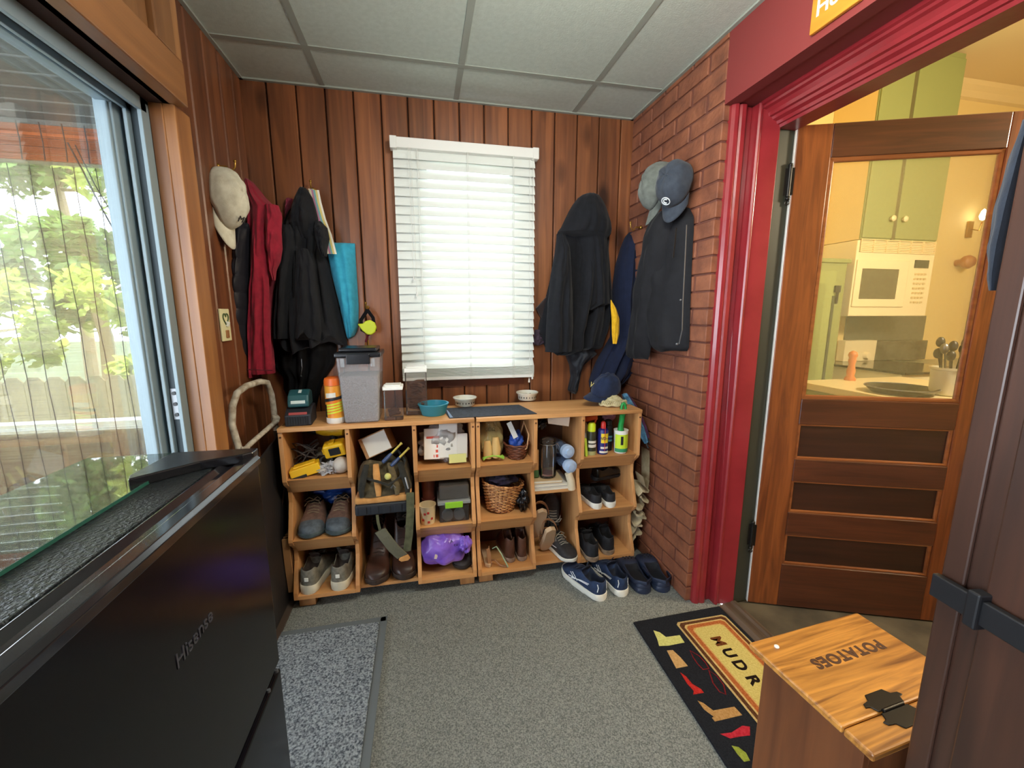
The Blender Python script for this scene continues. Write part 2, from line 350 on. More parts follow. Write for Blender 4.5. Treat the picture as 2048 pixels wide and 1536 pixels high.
struct(MB().box(-1.0, -1.7, -.05, 1.30, 2.30, 0).build('floor', CARP))
SLATE = mat('slate_floor', (88, 80, 66), .55, c2=(48, 44, 38), nz=(5, (1, 1, 1)), bump=(14, .3, .006))
struct(MB().box(1.36, -1.7, -.05, 6.3, 3.1, -.004).build('floor_kitchen', SLATE))
struct(MB().prism([(1.28, -.02), (1.28, .004), (1.30, .014), (1.335, .016), (1.345, .022), (1.362, .02), (1.372, .0), (1.372, -.02)], .40, 1.456, 'y').build('trim_8', mat('threshold_metal', (120, 108, 96), .35, .5, c2=(90, 76, 64), nz=(20, (1, .1, 1)))))

# ================================================================ PORCH AND GARDEN beyond the sliding door
PB = wood('porch_boards', (104, 104, 94), (84, 84, 76), 'x', 12, .7, coat=0)
mb = MB(); y = -1.6
while y < 3.2: mb.box(-6, y+.004, 2.40, -1.0, y+.14, 2.43); y += .147
struct(mb.build('ceiling_porch', PB, bevel=.004, seg=1))
struct(MB().box(-6, -1.6, -.1, -1.0, 3.2, -.02).build('floor_porch', mat('porch_floor', (96, 92, 84), .7)))
struct(MB().box(-6, 3.10, -.05, -.9, 3.16, .575, 0).box(-6, 3.08, .578, -.9, 3.18, .635, 1).box(-6, 3.06, 2.2, -.9, 3.2, 2.42, 2).build('trim_9', [mat('brown_board', (86, 50, 34), .7), mat('white_rail', (220, 226, 226), .6), mat('porch_boards2', (96, 96, 86), .7)]))
struct(MB().box(-.99, 2.35, -.05, -.9, 3.2, 2.42).build('wall_porch', mat('dark_core', (52, 28, 18))))
def shade_mat(name, c, al, per):
    m = bpy.data.materials.new(name); m.use_nodes = True; nt = m.node_tree; nt.nodes.clear(); L = nt.links.new
    o = N(nt, 'ShaderNodeOutputMaterial'); t = N(nt, 'ShaderNodeBsdfTransparent'); d = N(nt, 'ShaderNodeBsdfDiffuse'); d.inputs[0].default_value = lin(c)
    tr = N(nt, 'ShaderNodeBsdfTranslucent'); tr.inputs[0].default_value = lin(c); ms = N(nt, 'ShaderNodeMixShader'); ms.inputs[0].default_value = .35; L(d.outputs[0], ms.inputs[1]); L(tr.outputs[0], ms.inputs[2])
    tc = N(nt, 'ShaderNodeTexCoord'); mp = N(nt, 'ShaderNodeMapping'); mp.inputs['Scale'].default_value = (.35, 1, per); L(tc.outputs['Object'], mp.inputs[0])
    n = N(nt, 'ShaderNodeTexNoise'); n.inputs['Scale'].default_value = 1; n.inputs['Detail'].default_value = 2; L(mp.outputs[0], n.inputs[0])
    r = N(nt, 'ShaderNodeMapRange'); r.inputs['From Min'].default_value = .35; r.inputs['From Max'].default_value = .65; r.inputs['To Min'].default_value = al[0]; r.inputs['To Max'].default_value = al[1]; L(n.outputs['Fac'], r.inputs[0])
    x = N(nt, 'ShaderNodeMixShader'); L(r.outputs[0], x.inputs[0]); L(t.outputs[0], x.inputs[1]); L(ms.outputs[0], x.inputs[2]); L(x.outputs[0], o.inputs[0]); return m
sh = thing('bamboo_shade', 'rolled matchstick bamboo shade screening the porch outside the glass door', 'shade', (-1.8, 3.0, .22))
MB().box(-3.2, 3.0, .22, -.95, 3.003, 2.2).build('screen', shade_mat('matchstick_screen', (176, 166, 126), (.06, .42), 170), sh)
rows = []
for i in range(26):
    a = i/25*pi*1.6; rows.append([(-3.2, 2.99-.03*cos(a)*(1 if i < 14 else .5), 2.34-.18*i/25), (-.95, 2.99-.03*cos(a)*(1 if i < 14 else .5), 2.34-.18*i/25)])
MB().grid(rows).build('valance', shade_mat('matchstick_roll', (168, 92, 48), (.55, 1.1), 240), sh)
STR = mat('brown_string', (50, 36, 26), .8)
mb = MB(); x = -3.15
while x < -.95: mb.tube([(x+.004*sin(z*9+x*30), 2.994, z) for z in [.22+.12*i for i in range(17)]], .0022, 5).tube([(x, 2.955, 2.35), (x+.006, 2.952, 2.25), (x, 2.955, 2.155)], .003, 5); x += .1037
mb.build('stitching', STR, sh)
MB().tube([(-1.881, 2.94, 2.252), (-1.832, 2.94, 2.113), (-1.775, 2.94, 1.931), (-1.686, 2.94, 1.687), (-1.606, 2.94, 1.517)], .004, 6).tube([(-1.848, 2.94, 2.242), (-1.784, 2.94, 2.037), (-1.674, 2.94, 1.771)], .003, 5).build('pull_cord', STR, sh)
# fence
FN = wood('weathered_fence', (98, 92, 68), (72, 66, 48), 'z', 14, .8, coat=0)
fe = thing('picket_fence', 'weathered dog-eared board fence at the end of the yard', 'fence', (-5, 6, -.9))
x = -8.0; mb = MB()
while x < -1.5:
    mb.prism([(x+.004, -.9), (x+.2, -.9), (x+.2, .50), (x+.15, .565), (x+.055, .565), (x+.004, .50)], 6.0, 6.02, 'y'); x += .207
mb.build('board_panel', FN, fe)
MB().box(-8, 6.02, -.5, -1.5, 6.06, -.4).box(-8, 6.02, .2, -1.5, 6.06, .3).build('rail', FN, fe)
struct(MB().box(-30, 3.2, -1.0, 12, 40, -.9).build('ground', mat('lawn', (60, 74, 40), .95, c2=(44, 56, 28), nz=(3, (1, 1, 1)))))
def leafmat(name, c, c2):
    m = mat(name, c, .55, c2=c2, nz=(2.5, (1, 1, 1))); b = m.node_tree.nodes['Principled BSDF']; nt = m.node_tree
    o = [n for n in nt.nodes if n.type == 'OUTPUT_MATERIAL'][0]; tr = N(nt, 'ShaderNodeBsdfTranslucent'); tr.inputs[0].default_value = lin(c)
    x = N(nt, 'ShaderNodeMixShader'); x.inputs[0].default_value = .5; nt.links.new(b.outputs[0], x.inputs[1]); nt.links.new(tr.outputs[0], x.inputs[2]); nt.links.new(x.outputs[0], o.inputs[0]); return m
def tree(name, label, cat, c, rad, n, mt, seed, ls=.11, trunk=True):
    rn = random.Random(seed); root = thing(name, label, cat, (c[0], c[1], -.9), group='trees and shrubs behind the fence'); mb = MB()
    blobs = [(Vector((c[0]+rn.gauss(0, .45)*rad[0], c[1]+rn.gauss(0, .4)*rad[1], c[2]+rn.uniform(-.8, .8)*rad[2])), rn.uniform(.25, .5)) for _ in range(18)]
    for i in range(n):
        bc, br = rn.choice(blobs); d = Vector((rn.gauss(0, 1), rn.gauss(0, 1), rn.gauss(0, 1))).normalized()*br*rn.random()**.4*min(rad)
        p = bc+d; M = T(p.x, p.y, p.z, rn.uniform(-1, 1), rn.uniform(-1, 1), rn.uniform(0, 6.28)); s = ls*rn.uniform(.6, 1.3)
        mb.add([(-s, 0, 0), (-s*.3, -s*.45, s*.1), (s*.6, -s*.35, 0), (s, 0, -s*.1), (s*.5, s*.4, 0), (-s*.4, s*.4, s*.1)], [(0, 1, 2, 3, 4, 5)], 0, M)
    mb.build('foliage', mt, root)
    tb = MB()
    if trunk: tb.tube([(c[0], c[1], -.9), (c[0]+.1, c[1], c[2]*.5), (c[0]-.1, c[1], c[2]+rad[2]*.4)], [.12, .09, .04], 8)
    for k in range(9):
        b = blobs[k][0]; s0 = Vector((c[0], c[1], max(-.5, c[2]-rad[2]*.5))); tb.tube([s0, s0.lerp(b, .5)+Vector((0, 0, .15)), b], [.035, .022, .008], 5)
    tb.build('branches', mat('bark', (150, 132, 104), .8), root)
LG = leafmat('leaf_green', (112, 146, 70), (56, 86, 40)); LY = leafmat('leaf_yellow', (176, 190, 92), (104, 136, 58)); LD = leafmat('leaf_dark', (80, 106, 66), (40, 62, 38))
tree('tree', 'tall dark green tree at far left beyond the board fence', 'tree', (-8.3, 9.0, 3.6), (1.6, 1.2, 2.6), 5200, LD, 1)
tree('tree', 'green tree with open crown high behind the middle of the fence', 'tree', (-6.4, 9.6, 4.4), (1.4, 1.2, 1.7), 4200, LG, 2)
tree('tree', 'small bright tree close beside the frame of the glass door', 'tree', (-4.2, 8.6, 3.2), (.9, .9, 1.5), 2600, LY, 3)
tree('shrub', 'yellow green shrub leaning over the left fence boards', 'shrub', (-6.2, 7.1, 1.1), (1.4, .7, .8), 3200, LY, 4, .09)
tree('shrub', 'twiggy pale shrub over the right fence boards', 'shrub', (-3.7, 7.0, 1.2), (1.2, .7, .9), 2600, LY, 5, .09)
tree('shrub', 'mid green bush in the gap between the two yellow shrubs', 'shrub', (-5.0, 7.8, 1.9), (1.0, .7, 1.0), 2600, LG, 6, .10)

# ================================================================ KITCHEN through the doorway
for q_, n_ in (((1.43, 2.95, 0, 6.3, 3.05, 3.3), 'back'), ((6.2, -1.7, 0, 6.3, 2.95, 3.3), 'right'), ((1.43, -1.8, 0, 6.3, -1.7, 3.3), 'front'), ((1.43, 1.56, 0, 1.46, 2.95, 3.3), 'left'), ((1.43, -1.7, 2.42, 1.46, 1.56, 3.3), 'left_upper')): struct(MB().box(*q_).build('wall_kitchen_'+n_, CREAM))
struct(MB().box(1.43, -1.7, 3.2, 6.3, 3.0, 3.3).build('ceiling_kitchen', mat('kitchen_ceiling', (226, 206, 160), .8)))
struct(MB().prism([(2.95, 3.2), (2.86, 3.2), (2.87, 3.17), (2.90, 3.14), (2.92, 3.10), (2.95, 3.09)], 3.96, 6.2, 'x').build('trim_10', mat('crown_cream', (232, 212, 160), .6)))
pc = thing('pantry_cabinet', 'low green painted kitchen pantry with black latch behind the glazed door', 'cabinet', (2.66, 2.6, 0))
MB().box(2.15, 2.6, 0, 3.12, 2.945, 1.715).box(2.13, 2.585, 1.69, 3.14, 2.945, 1.72).build('body', GREEN, pc, bevel=.004)
MB().box(2.2, 2.585, .08, 3.021, 2.6, 1.632).build('door', mat('sage_green_door', (156, 168, 104), .5), pc, bevel=.004)
MB().box(2.3, 2.583, .35, 2.93, 2.586, 1.54).build('door_panel', mat('sage_green_door2', (140, 152, 92), .5), pc, bevel=.002)
MB().cbox((3.03, 2.575, 1.5), (.05, .015, .05)).cbox((3.03, 2.573, 1.44), (.02, .012, .10)).build('latch', BLACKM, pc, bevel=.003)
MB().cbox((3.01, 2.582, 1.0), (.022, .006, .9)).build('hinge_strap', mat('old_iron', (70, 78, 60), .6), pc)
uc = thing('wall_cabinet', 'tall sage green wall cabinet above the microwave', 'cabinet', (3.59, 2.95, 1.87))
MB().box(3.22, 2.622, 1.87, 3.955, 2.949, 3.19).build('body', CREAM, uc, bevel=.003); MB().box(3.22, 2.612, 1.87, 3.955, 2.622, 3.19).build('face_frame', GREEN, uc, bevel=.001)
for k, (a, b) in enumerate(((3.225, 3.50), (3.535, 3.95))):
    d = MB().box(a, 2.6, 1.88, b, 2.612, 3.15).build('door', GREEN, uc, bevel=.004)
    kx = 3.46 if k == 0 else 3.575
    kb = MB().lathe([(0, 0), (.008, 0), (.008, .012), (.02, .018), (.022, .026), (.014, .034), (0, .036)], (0, 0, 0), 14, 0, T(kx, 2.6, 2.02, pi/2)); q = kb.build('knob', mat('glass_knob', (226, 214, 170), .15), uc, smooth=40)
MB().box(3.502, 2.603, 1.87, 3.533, 2.622, 3.15).build('gap_shade_strip', mat('gap_shade', (104, 100, 62), .7), uc)  # dark strip painted as the shade in the gap between the doors
mw = thing('microwave', 'cream over-the-range microwave with vent grille under green cabinet', 'microwave', (3.58, 2.62, 1.30))
APP = mat('almond_appliance', (240, 228, 188), .35)
MB().box(3.19, 2.60, 1.30, 3.955, 2.95, 1.86).build('housing', APP, mw, bevel=.006)
mb = MB()
for i in range(8): mb.box(3.21, 2.592, 1.774+i*.0125, 3.94, 2.6, 1.774+.006+i*.0125)
for i in range(7): mb.box(3.21+i*.12, 2.59, 1.774, 3.216+i*.12, 2.6, 1.774+.095)
mb.build('vent_grille', mat('grille_tan', (236, 214, 164), .5), mw)
MB().box(3.20, 2.588, 1.37, 3.70, 2.6, 1.72).build('door', APP, mw, bevel=.006)
MB().box(3.25, 2.585, 1.43, 3.60, 2.589, 1.655).build('window', mat('microwave_glass', (96, 92, 70), .12), mw, bevel=.002)
MB().box(3.76, 2.595, 1.67, 3.90, 2.601, 1.73).build('display', mat('display_dark', (46, 58, 50), .2), mw)
mb = MB()
for i in range(4):
    for j in range(7): mb.box(3.775+i*.032, 2.594, 1.40+j*.036, 3.795+i*.032, 2.601, 1.415+j*.036)
mb.build('keypad', mat('keypad_tan', (210, 190, 140), .5), mw)
rg = thing('range', 'cream cooking range with black glass top and two round knobs', 'stove', (3.75, 2.5, 0))
MB().box(3.30, 2.25, 0, 4.06, 2.9, .895).build('body', APP, rg, bevel=.004)
MB().box(3.29, 2.22, .895, 4.07, 2.88, .912).build('cooktop', mat('cooktop_glass', (14, 15, 18), .12), rg, bevel=.004)
MB().box(3.521, 2.86, .912, 3.859, 2.93, 1.092).build('control_panel', APP, rg, bevel=.005)
MB().box(3.864, 2.865, .912, 4.442, 2.93, 1.083).build('glass_backguard', mat('smoked_glass', (62, 56, 44), .1, c2=(96, 90, 74), nz=(9, (1, 1, 1))), rg, bevel=.005)
for px_ in ((3.623, 2.86, 0.964), (3.753, 2.86, 0.961)):
    MB().lathe([(0, 0), (.034, 0), (.034, .012), (.026, .03), (0, .032)], (0, 0, 0), 20, 0, T(px_[0], 2.86, px_[2], pi/2)).build('knob', mat('knob_cream', (250, 236, 196), .3), rg, smooth=40)
struct(MB().box(3.60, 2.94, .91, 4.49, 2.951, 1.30).build('trim_11', mat('shaded_splash', (104, 102, 84), .4)))  # splashback; its grey paints the shade below the microwave
ct = MB().box(4.09, 2.2, .87, 5.6, 2.94, .90, 0).box(4.09, 2.24, 0, 5.6, 2.94, .87, 1)
tag(ct.build('counter_cabinet', [mat('counter_top', (150, 150, 120), .3), GREEN], bevel=.003), 'green base cabinet with counter at right of the range', 'cabinet')
ck = (2.668, 1.6, 0.9)
cr_ = thing('utensil_crock', 'white crock full of kitchen utensils on the near kitchen counter, seen through the door glass', 'crock', (ck[0], ck[1], .9))
MB().lathe([(0, 0), (.062, 0), (.072, .01), (.076, .13), (.082, .136), (.082, .146), (.074, .146), (.068, .02), (0, .012)], (ck[0], ck[1], .9), 28).build('crock', mat('crock_white', (222, 218, 190), .3), cr_, smooth=40)
rn = random.Random(5)
for i in range(14):
    a = rn.uniform(0, 6.28); t_ = Vector((cos(a)*.085-.01, sin(a)*.05, .25+rn.uniform(-.05, .03))); q = Vector((ck[0], ck[1], .9)); b0 = q+Vector((cos(a)*.03, sin(a)*.03, .04))
    MB().tube([b0, q+t_*.8, q+t_], [.004, .005, .004], 6).ball(q+t_, .018, 8, sz=1.5).build('utensil', [BLACKM, GREYM, OAKV][i % 3], cr_, smooth=50)
pm = (2.586, 2.048, 0.912)
MB_p = MB().lathe([(0, 0), (.03, 0), (.032, .01), (.02, .03), (.024, .06), (.016, .1), (.022, .13), (.018, .14), (.026, .16), (.02, .18), (0, .19)], (2.657, 2.1, .90), 18)
tag(MB_p.build('pepper_mill', mat('orange_wood', (204, 124, 70), .35), smooth=50), 'small turned wooden pepper mill at the left end of the near counter', 'pepper mill')
nc = thing('peninsula_counter', 'pale kitchen counter standing nearest behind the glazed door', 'counter', (2.75, 1.9, 0))
MB().box(2.30, 1.50, .86, 3.15, 2.16, .90).build('worktop', mat('worktop_pale', (222, 206, 160), .35), nc, bevel=.004); MB().box(2.33, 1.53, 0, 3.12, 2.13, .86).build('body', GREEN, nc)
sk = (2.491, 1.695, 0.9)
fp = thing('frying_pan', 'black frying pan with steel rim on the near kitchen counter', 'pan', (sk[0], sk[1], .90))
MB().lathe([(0, 0), (.12, 0), (.15, .03), (.153, .032), (.145, .032), (.118, .006), (0, .006)], (sk[0], sk[1], .9005), 36).build('pan', mat('pan_black', (16, 16, 18), .25), fp, smooth=50)
MB().tube([(sk[0]+.151*cos(a), sk[1]+.151*sin(a), .933) for a in [i*pi/18 for i in range(36)]], .003, 6, closed=True).build('rim', GREYM, fp, smooth=60)
MB().tube([(sk[0]+.15, sk[1]-.01, .928), (sk[0]+.30, sk[1]-.10, .94)], .008, 8, sq=.6).build('handle', GREYM, fp, smooth=60)
sc = thing('wall_sconce', 'candle style wall light glowing on the yellow kitchen wall', 'lamp', (4.821, 2.93, 2.141))
sp_ = Vector(sc.location)
MB().cbox(sp_+Vector((0, .01, -.08)), (.06, .015, .14)).tube([sp_+Vector((0, 0, -.08)), sp_+Vector((0, -.06, -.1)), sp_+Vector((0, -.07, -.03))], .006, 6).build('bracket', mat('brass', (170, 130, 60), .3, .8), sc)
MB().lathe([(0, 0), (.018, .01), (.026, .04), (.016, .08), (0, .10)], sp_+Vector((0, -.07, -.02)), 12).build('bulb', mat('bulb_glow', (255, 250, 230), .3, emit=((255, 244, 214), 9)), sc, smooth=50)
wp = (4.742, 2.9, 1.77)
tag(MB().lathe([(0, 0), (.03, 0), (.028, .03), (.055, .06), (.06, .09), (.04, .12), (0, .125)], (0, 0, 0), 16, 0, T(wp[0], 2.945, wp[2], pi/2)).build('wall_peg', mat('peg_wood', (176, 116, 66), .4), smooth=50), 'round wooden peg on the kitchen wall right of the microwave', 'peg')

# ---------------------------------------------------------------- the glazed door, swung into the kitchen
DR = thing('glazed_door', 'varnished oak door with large glass pane and three recessed panels', 'door', (1.43, 1.455, .002), (0, 0, radians(-21.5)))
DW = .822
def dpart(n, mt, bx, bev=.003):
    m = MB()
    for q in bx: m.box(q[0], 0, q[1], q[2], .04, q[3])
    return m.build(n, mt, DR, bevel=bev, w=False)
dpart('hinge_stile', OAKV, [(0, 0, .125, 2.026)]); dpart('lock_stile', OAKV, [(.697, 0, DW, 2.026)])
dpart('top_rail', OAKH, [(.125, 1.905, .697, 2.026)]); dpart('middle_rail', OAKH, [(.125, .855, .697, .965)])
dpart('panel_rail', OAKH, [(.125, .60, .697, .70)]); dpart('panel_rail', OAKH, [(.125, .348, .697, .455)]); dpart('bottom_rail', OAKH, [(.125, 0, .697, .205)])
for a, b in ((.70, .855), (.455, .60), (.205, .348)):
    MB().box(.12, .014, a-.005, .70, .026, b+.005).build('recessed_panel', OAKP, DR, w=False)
    m = MB()
    for fr_ in ((.125, a, .138, b), (.684, a, .697, b), (.125, a, .697, a+.011), (.125, b-.008, .697, b)):
        m.box(fr_[0], .004, fr_[1], fr_[2], .016, fr_[3])
    m.build('panel_moulding', wood('oak_moulding', (150, 88, 46), (112, 60, 30), 'x', 30, .25, coat=.6), DR, w=False, bevel=.004)
MB().box(.12, .018, .96, .70, .022, 1.91).build('glass', thin('door_glass', (225, 215, 150), .10, .03, .35), DR, w=False)
m = MB()
for fr_ in ((.125, .965, .142, 1.905), (.680, .965, .697, 1.905), (.125, .965, .697, .982), (.125, 1.888, .697, 1.905)): m.box(fr_[0], .003, fr_[1], fr_[2], .017, fr_[3])
m.build('glass_bead', wood('oak_moulding', (150, 88, 46), (112, 60, 30), 'x'), DR, w=False, bevel=.005)
for z in (1.825, .335):
    m = MB().cyl((-.012, .0, z-.055), .007, .11, 12).box(-.03, .003, z-.05, -.012, .006, z+.05).box(-.012, -.003, z-.05, .004, .003, z+.05).ball((-.012, 0, z+.06), .008).ball((-.012, 0, z-.062), .008)
    m.tube([(-.012+.008*cos(a), 0, z-.078+.008*sin(a)) for a in [i*pi/5 for i in range(10)]], .002, 5, closed=True)
    m.build('hinge', mat('black_iron', (34, 32, 30), .4, .6), DR, w=False, smooth=40)
MB().box(-.0015, .002, 0, 0.0, .038, 2.02).build('weather_strip', WHITEP, DR, w=False)

# ---------------------------------------------------------------- dark door leaf close at the right, with kick strap
LR = thing('dark_door_leaf', 'dark stained wooden door standing open close by at the right edge', 'door', (.85, .47, .003), (0, 0, radians(262)))
# local x runs from the free edge back towards the viewer, -y faces the room
MB().box(0, 0, 0, .82, .04, 2.03).build('slab', LEAFW, LR, w=False, bevel=.005)
MB().box(.0, -.006, 0, .034, 0, 2.03).build('edge_stile', LEAFW, LR, w=False, bevel=.003)
MB().box(.062, -.007, 0, .50, 0, 2.03).build('facing_board', LEAFW, LR, w=False, bevel=.003)
MB().box(.0, -.022, .845, .5, -.010, .885).box(.01, -.012, .85, .03, 0, .88).build('strap', mat('grey_bar', (30, 30, 33), .45, .3), LR, w=False, bevel=.002)
MB().box(.054, -.028, .835, .072, -.005, .895).build('strap_bracket', mat('grey_bar', (30, 30, 33)), LR, w=False, bevel=.003)

# ================================================================ BLACK REFRIGERATOR with glass sheet
FB = mat('gloss_black', (7, 7, 13), .2, spec=.3); FT = mat('textured_black_top', (22, 26, 28), .38, bump=(170, 1.0, .004)); TRM = mat('edge_trim', (26, 26, 30), .12, coat=.5)
fr_ = thing('refrigerator', 'black two-door compact refrigerator under the window with a glass sheet on top', 'refrigerator', (-.565, .75, 0))
MB().box(-.755, .38, .02, -.43, 1.018, .985).build('body', FB, fr_, bevel=.006)
MB().box(-.755, .38, .985, -.452, 1.022, .992).build('top_panel', FT, fr_, bevel=.002)
MB().box(-.428, .38, .458, -.380, 1.016, .985).build('upper_door', FB, fr_, bevel=.008, seg=3)
MB().box(-.428, .38, .03, -.380, 1.016, .440).box(-.40, .40, .36, -.384, 1.0, .442).build('lower_door', FB, fr_, bevel=.008, seg=3)
MB().prism([(-.448, .978), (-.448, .992), (-.440, .996), (-.428, .988), (-.416, .988), (-.405, .999), (-.384, .999), (-.377, .992), (-.377, .978)], .38, 1.018, 'y').build('top_trim', TRM, fr_, bevel=.0012)
hc = MB().prism([(-.565, .90), (-.553, .875), (-.47, .955), (-.40, .985), (-.384, 1.0), (-.384, 1.03), (-.56, 1.035)], .992, 1.012, 'z')
hc.build('hinge_cover', mat('hinge_black', (20, 20, 23), .25), fr_, bevel=.003)
for y in (.985, .93): MB().cyl((-.379, y, .452), .004, .006, 10).build('hinge_pin', GREYM, fr_)
t = text('lettering', 'Hisense', .036, frame((-.3795, .692, .80), (0, 1, 0), (1, 0, 0)), mat('logo_grey', (82, 82, 92), .3, .6), fr_, sx=.98)
for y in (.45, .95): MB().cyl((-.42, y, 0), .02, .03, 12).build('foot', BLACKM, fr_)
gs = MB().box(-.752, .30, .992, -.532, 1.075, .998)
gm = thin('green_glass', (120, 150, 136), .08, .02, 1.0, (190, 225, 210)); ge = mat('glass_edge_green', (40, 84, 72), .15)
gs = tag(MB().box(-.750, .30, .9925, -.534, 1.072, .9985, 0).box(-.534, .30, .9925, -.532, 1.072, .9985, 1).box(-.75, 1.072, .9925, -.532, 1.074, .9985, 1).build('glass_sheet', [gm, ge]), 'loose sheet of green edged glass lying on the black refrigerator', 'glass sheet')

# ================================================================ MATS
MATG = mat('mat_loop_grey', (170, 180, 190), .95, c2=(72, 80, 90), nz=(150, (1, 1, 1)), bump=(210, 1, .008), spec=.1)
MATE = mat('mat_rubber_edge', (96, 104, 110), .7)
fm = thing('floor_mat', 'grey looped doormat with rubber edge on the carpet beside the black refrigerator', 'mat', (-.50, 1.2, .0005))
MB().box(-.80, .45, .001, -.225, 1.675, .010).build('pile', MATG, fm, bevel=.002)
MB().box(-.225, .42, .001, -.197, 1.704, .007).box(-.80, 1.675, .001, -.197, 1.704, .007).build('rubber_border', MATE, fm, bevel=.003)
NAVY = mat('rug_black', (26, 28, 34), .95, bump=(300, .8, .003), spec=.1, c2=(36, 38, 44), nz=(200, (1, 1, 1)))
def pile(n, c): return mat('rug_'+n, c, .95, bump=(300, .8, .003), spec=.1, c2=tuple(max(0, v-22) for v in c), nz=(160, (1, 1, 1)))
rug = thing('doormat', 'black mud room doormat with boot and tool motifs and a cream panel', 'mat', (1.06, 1.1, .0005))
MB().prism([(.845, 1.443), (1.275, 1.452), (1.275, .52), (.822, .52)], .001, .009).build('base', NAVY, rug, bevel=.002)
RL = 1.375
def rr(x0, y0, x1, y1, c=.012): return [(x0+c, y0), (x1-c, y0), (x1, y0+c), (x1, y1-c), (x1-c, y1), (x0+c, y1), (x0, y1-c), (x0, y0+c)]
z_ = .0090
for k, (ins, c) in enumerate(((0, (196, 172, 120)), (.008, (96, 64, 44)), (.022, (208, 178, 120)), (.029, (176, 104, 60)), (.046, (204, 166, 104)), (.051, (206, 190, 118)))):
    MB().prism(rr(1.018+ins, .60+ins, 1.258-ins, 1.400-ins), z_, z_+.0006*(k+1), 'z').build('panel_field', pile('ring%d' % k, c), rug)
for q_, (ch_, yl) in enumerate(zip('MUDROOM', (1.269, 1.208, 1.150, 1.085, 1.015, .945, .872))): text('lettering', ch_, .062, frame((1.125, yl, z_+.0040), (0, -1, 0), (0, 0, 1)), pile('letter%d' % (q_ == 0), ((38, 28, 24), (112, 66, 36))[q_ == 0]), rug, ext=.0006, bold=.0022)
mot = [((206, 206, 130), [(0.903, 1.38), (0.923, 1.364), (0.934, 1.336), (0.995, 1.333), (0.991, 1.295), (0.918, 1.294), (0.881, 1.3), (0.893, 1.334)]),
 ((198, 160, 110), [(0.898, 1.273), (0.922, 1.27), (0.931, 1.231), (0.934, 1.191), (0.885, 1.191), (0.889, 1.218)]),
 ((186, 52, 48), [(0.889, 1.172), (0.899, 1.152), (0.902, 1.119), (0.919, 1.095), (0.92, 1.08), (0.879, 1.082), (0.89, 1.094), (0.885, 1.125)]),
 ((182, 142, 92), [(0.879, 1.058), (0.892, 1.046), (0.907, 1.015), (0.986, 1.012), (0.99, 0.981), (0.887, 0.981), (0.886, 0.994), (0.895, 0.996), (0.88, 1.025)]),
 ((186, 52, 66), [(0.876, 0.942), (0.913, 0.938), (0.963, 0.95), (0.985, 0.942), (0.964, 0.918), (0.932, 0.922), (0.897, 0.923)]),
 ((150, 160, 70), [(0.885, 0.903), (0.902, 0.895), (0.912, 0.875), (0.907, 0.854), (0.888, 0.855), (0.884, 0.878)])]
for c, pl in mot: MB().prism(pl, .009, .0102, 'z').build('motif', pile('motif%d' % c[0]+str(c[2]), c), rug)
for pl in ([(0.987, 1.254), (1.006, 1.223), (1.009, 1.19), (1.004, 1.164), (0.98, 1.165), (0.976, 1.191), (0.978, 1.219)], [(0.998, 1.157), (1.011, 1.131), (1.009, 1.092), (0.99, 1.058), (0.976, 1.071), (0.977, 1.107)]):
    MB().tube([(a, b, .0102) for a, b in pl], .0022, 6, closed=True, sq=.5).build('motif', pile('motif_outline', (128, 40, 44)), rug)

# ================================================================ POTATO BIN (lid turned towards the kitchen)
pb = thing('potato_bin', 'oak-lidded wooden vegetable bin standing on the mud room doormat', 'bin', (.977, .648, .0095), (0, 0, radians(4.5)))
for q_ in (-.165, .147): MB().box(q_, -.115, 0, q_+.018, .115, .475).build('side_panel', BINSIDE, pb, bevel=.002, w=False)
MB().box(-.147, .10, .01, .147, .115, .475).build('back_panel', BINSIDE, pb, w=False); MB().box(-.147, -.115, .01, .147, -.10, .475).build('front_panel', BINSIDE, pb, w=False)
MB().box(-.147, -.10, .01, .147, .10, .025).build('bottom', BINSIDE, pb, w=False)
lid = MB().box(-.188, -.085, .475, .188, .142, .492).build('lid', BINTOP, pb, bevel=.004, w=False)
MB().box(-.188, -.142, .475, .188, -.0875, .492).build('hinge_board', BINTOP, pb, bevel=.004, w=False)
hb = MB()
for s in (1, -1):
    o_ = [(-.045, 0), (-.052, .012), (-.066, .014), (-.060, .022), (-.040, .024), (-.03, .036), (.03, .036), (.040, .024), (.060, .022), (.066, .014), (.052, .012), (.045, 0)]
    hb.prism([(-.045+a*.85, -.086+s*(b+.002)) for a, b in o_], .492, .495)
hb.tube([(-.075, -.086, .496), (-.015, -.086, .496)], .004, 8)
hb.build('hinge', mat('black_iron', (34, 32, 30)), pb, bevel=.001, w=False)
t = text('lettering', 'POTATOES', .037, frame((.015, .045, .4925), (-1, 0, 0), (0, 0, 1)), mat('burnt_letter', (70, 38, 18), .6), None, sx=1.1, bold=.0014, spacing=1.15); t.parent = pb
MB().ball((-.135, .11, .494), .006, 8, sz=.6).build('bump_stop', WHITEP, pb, w=False)

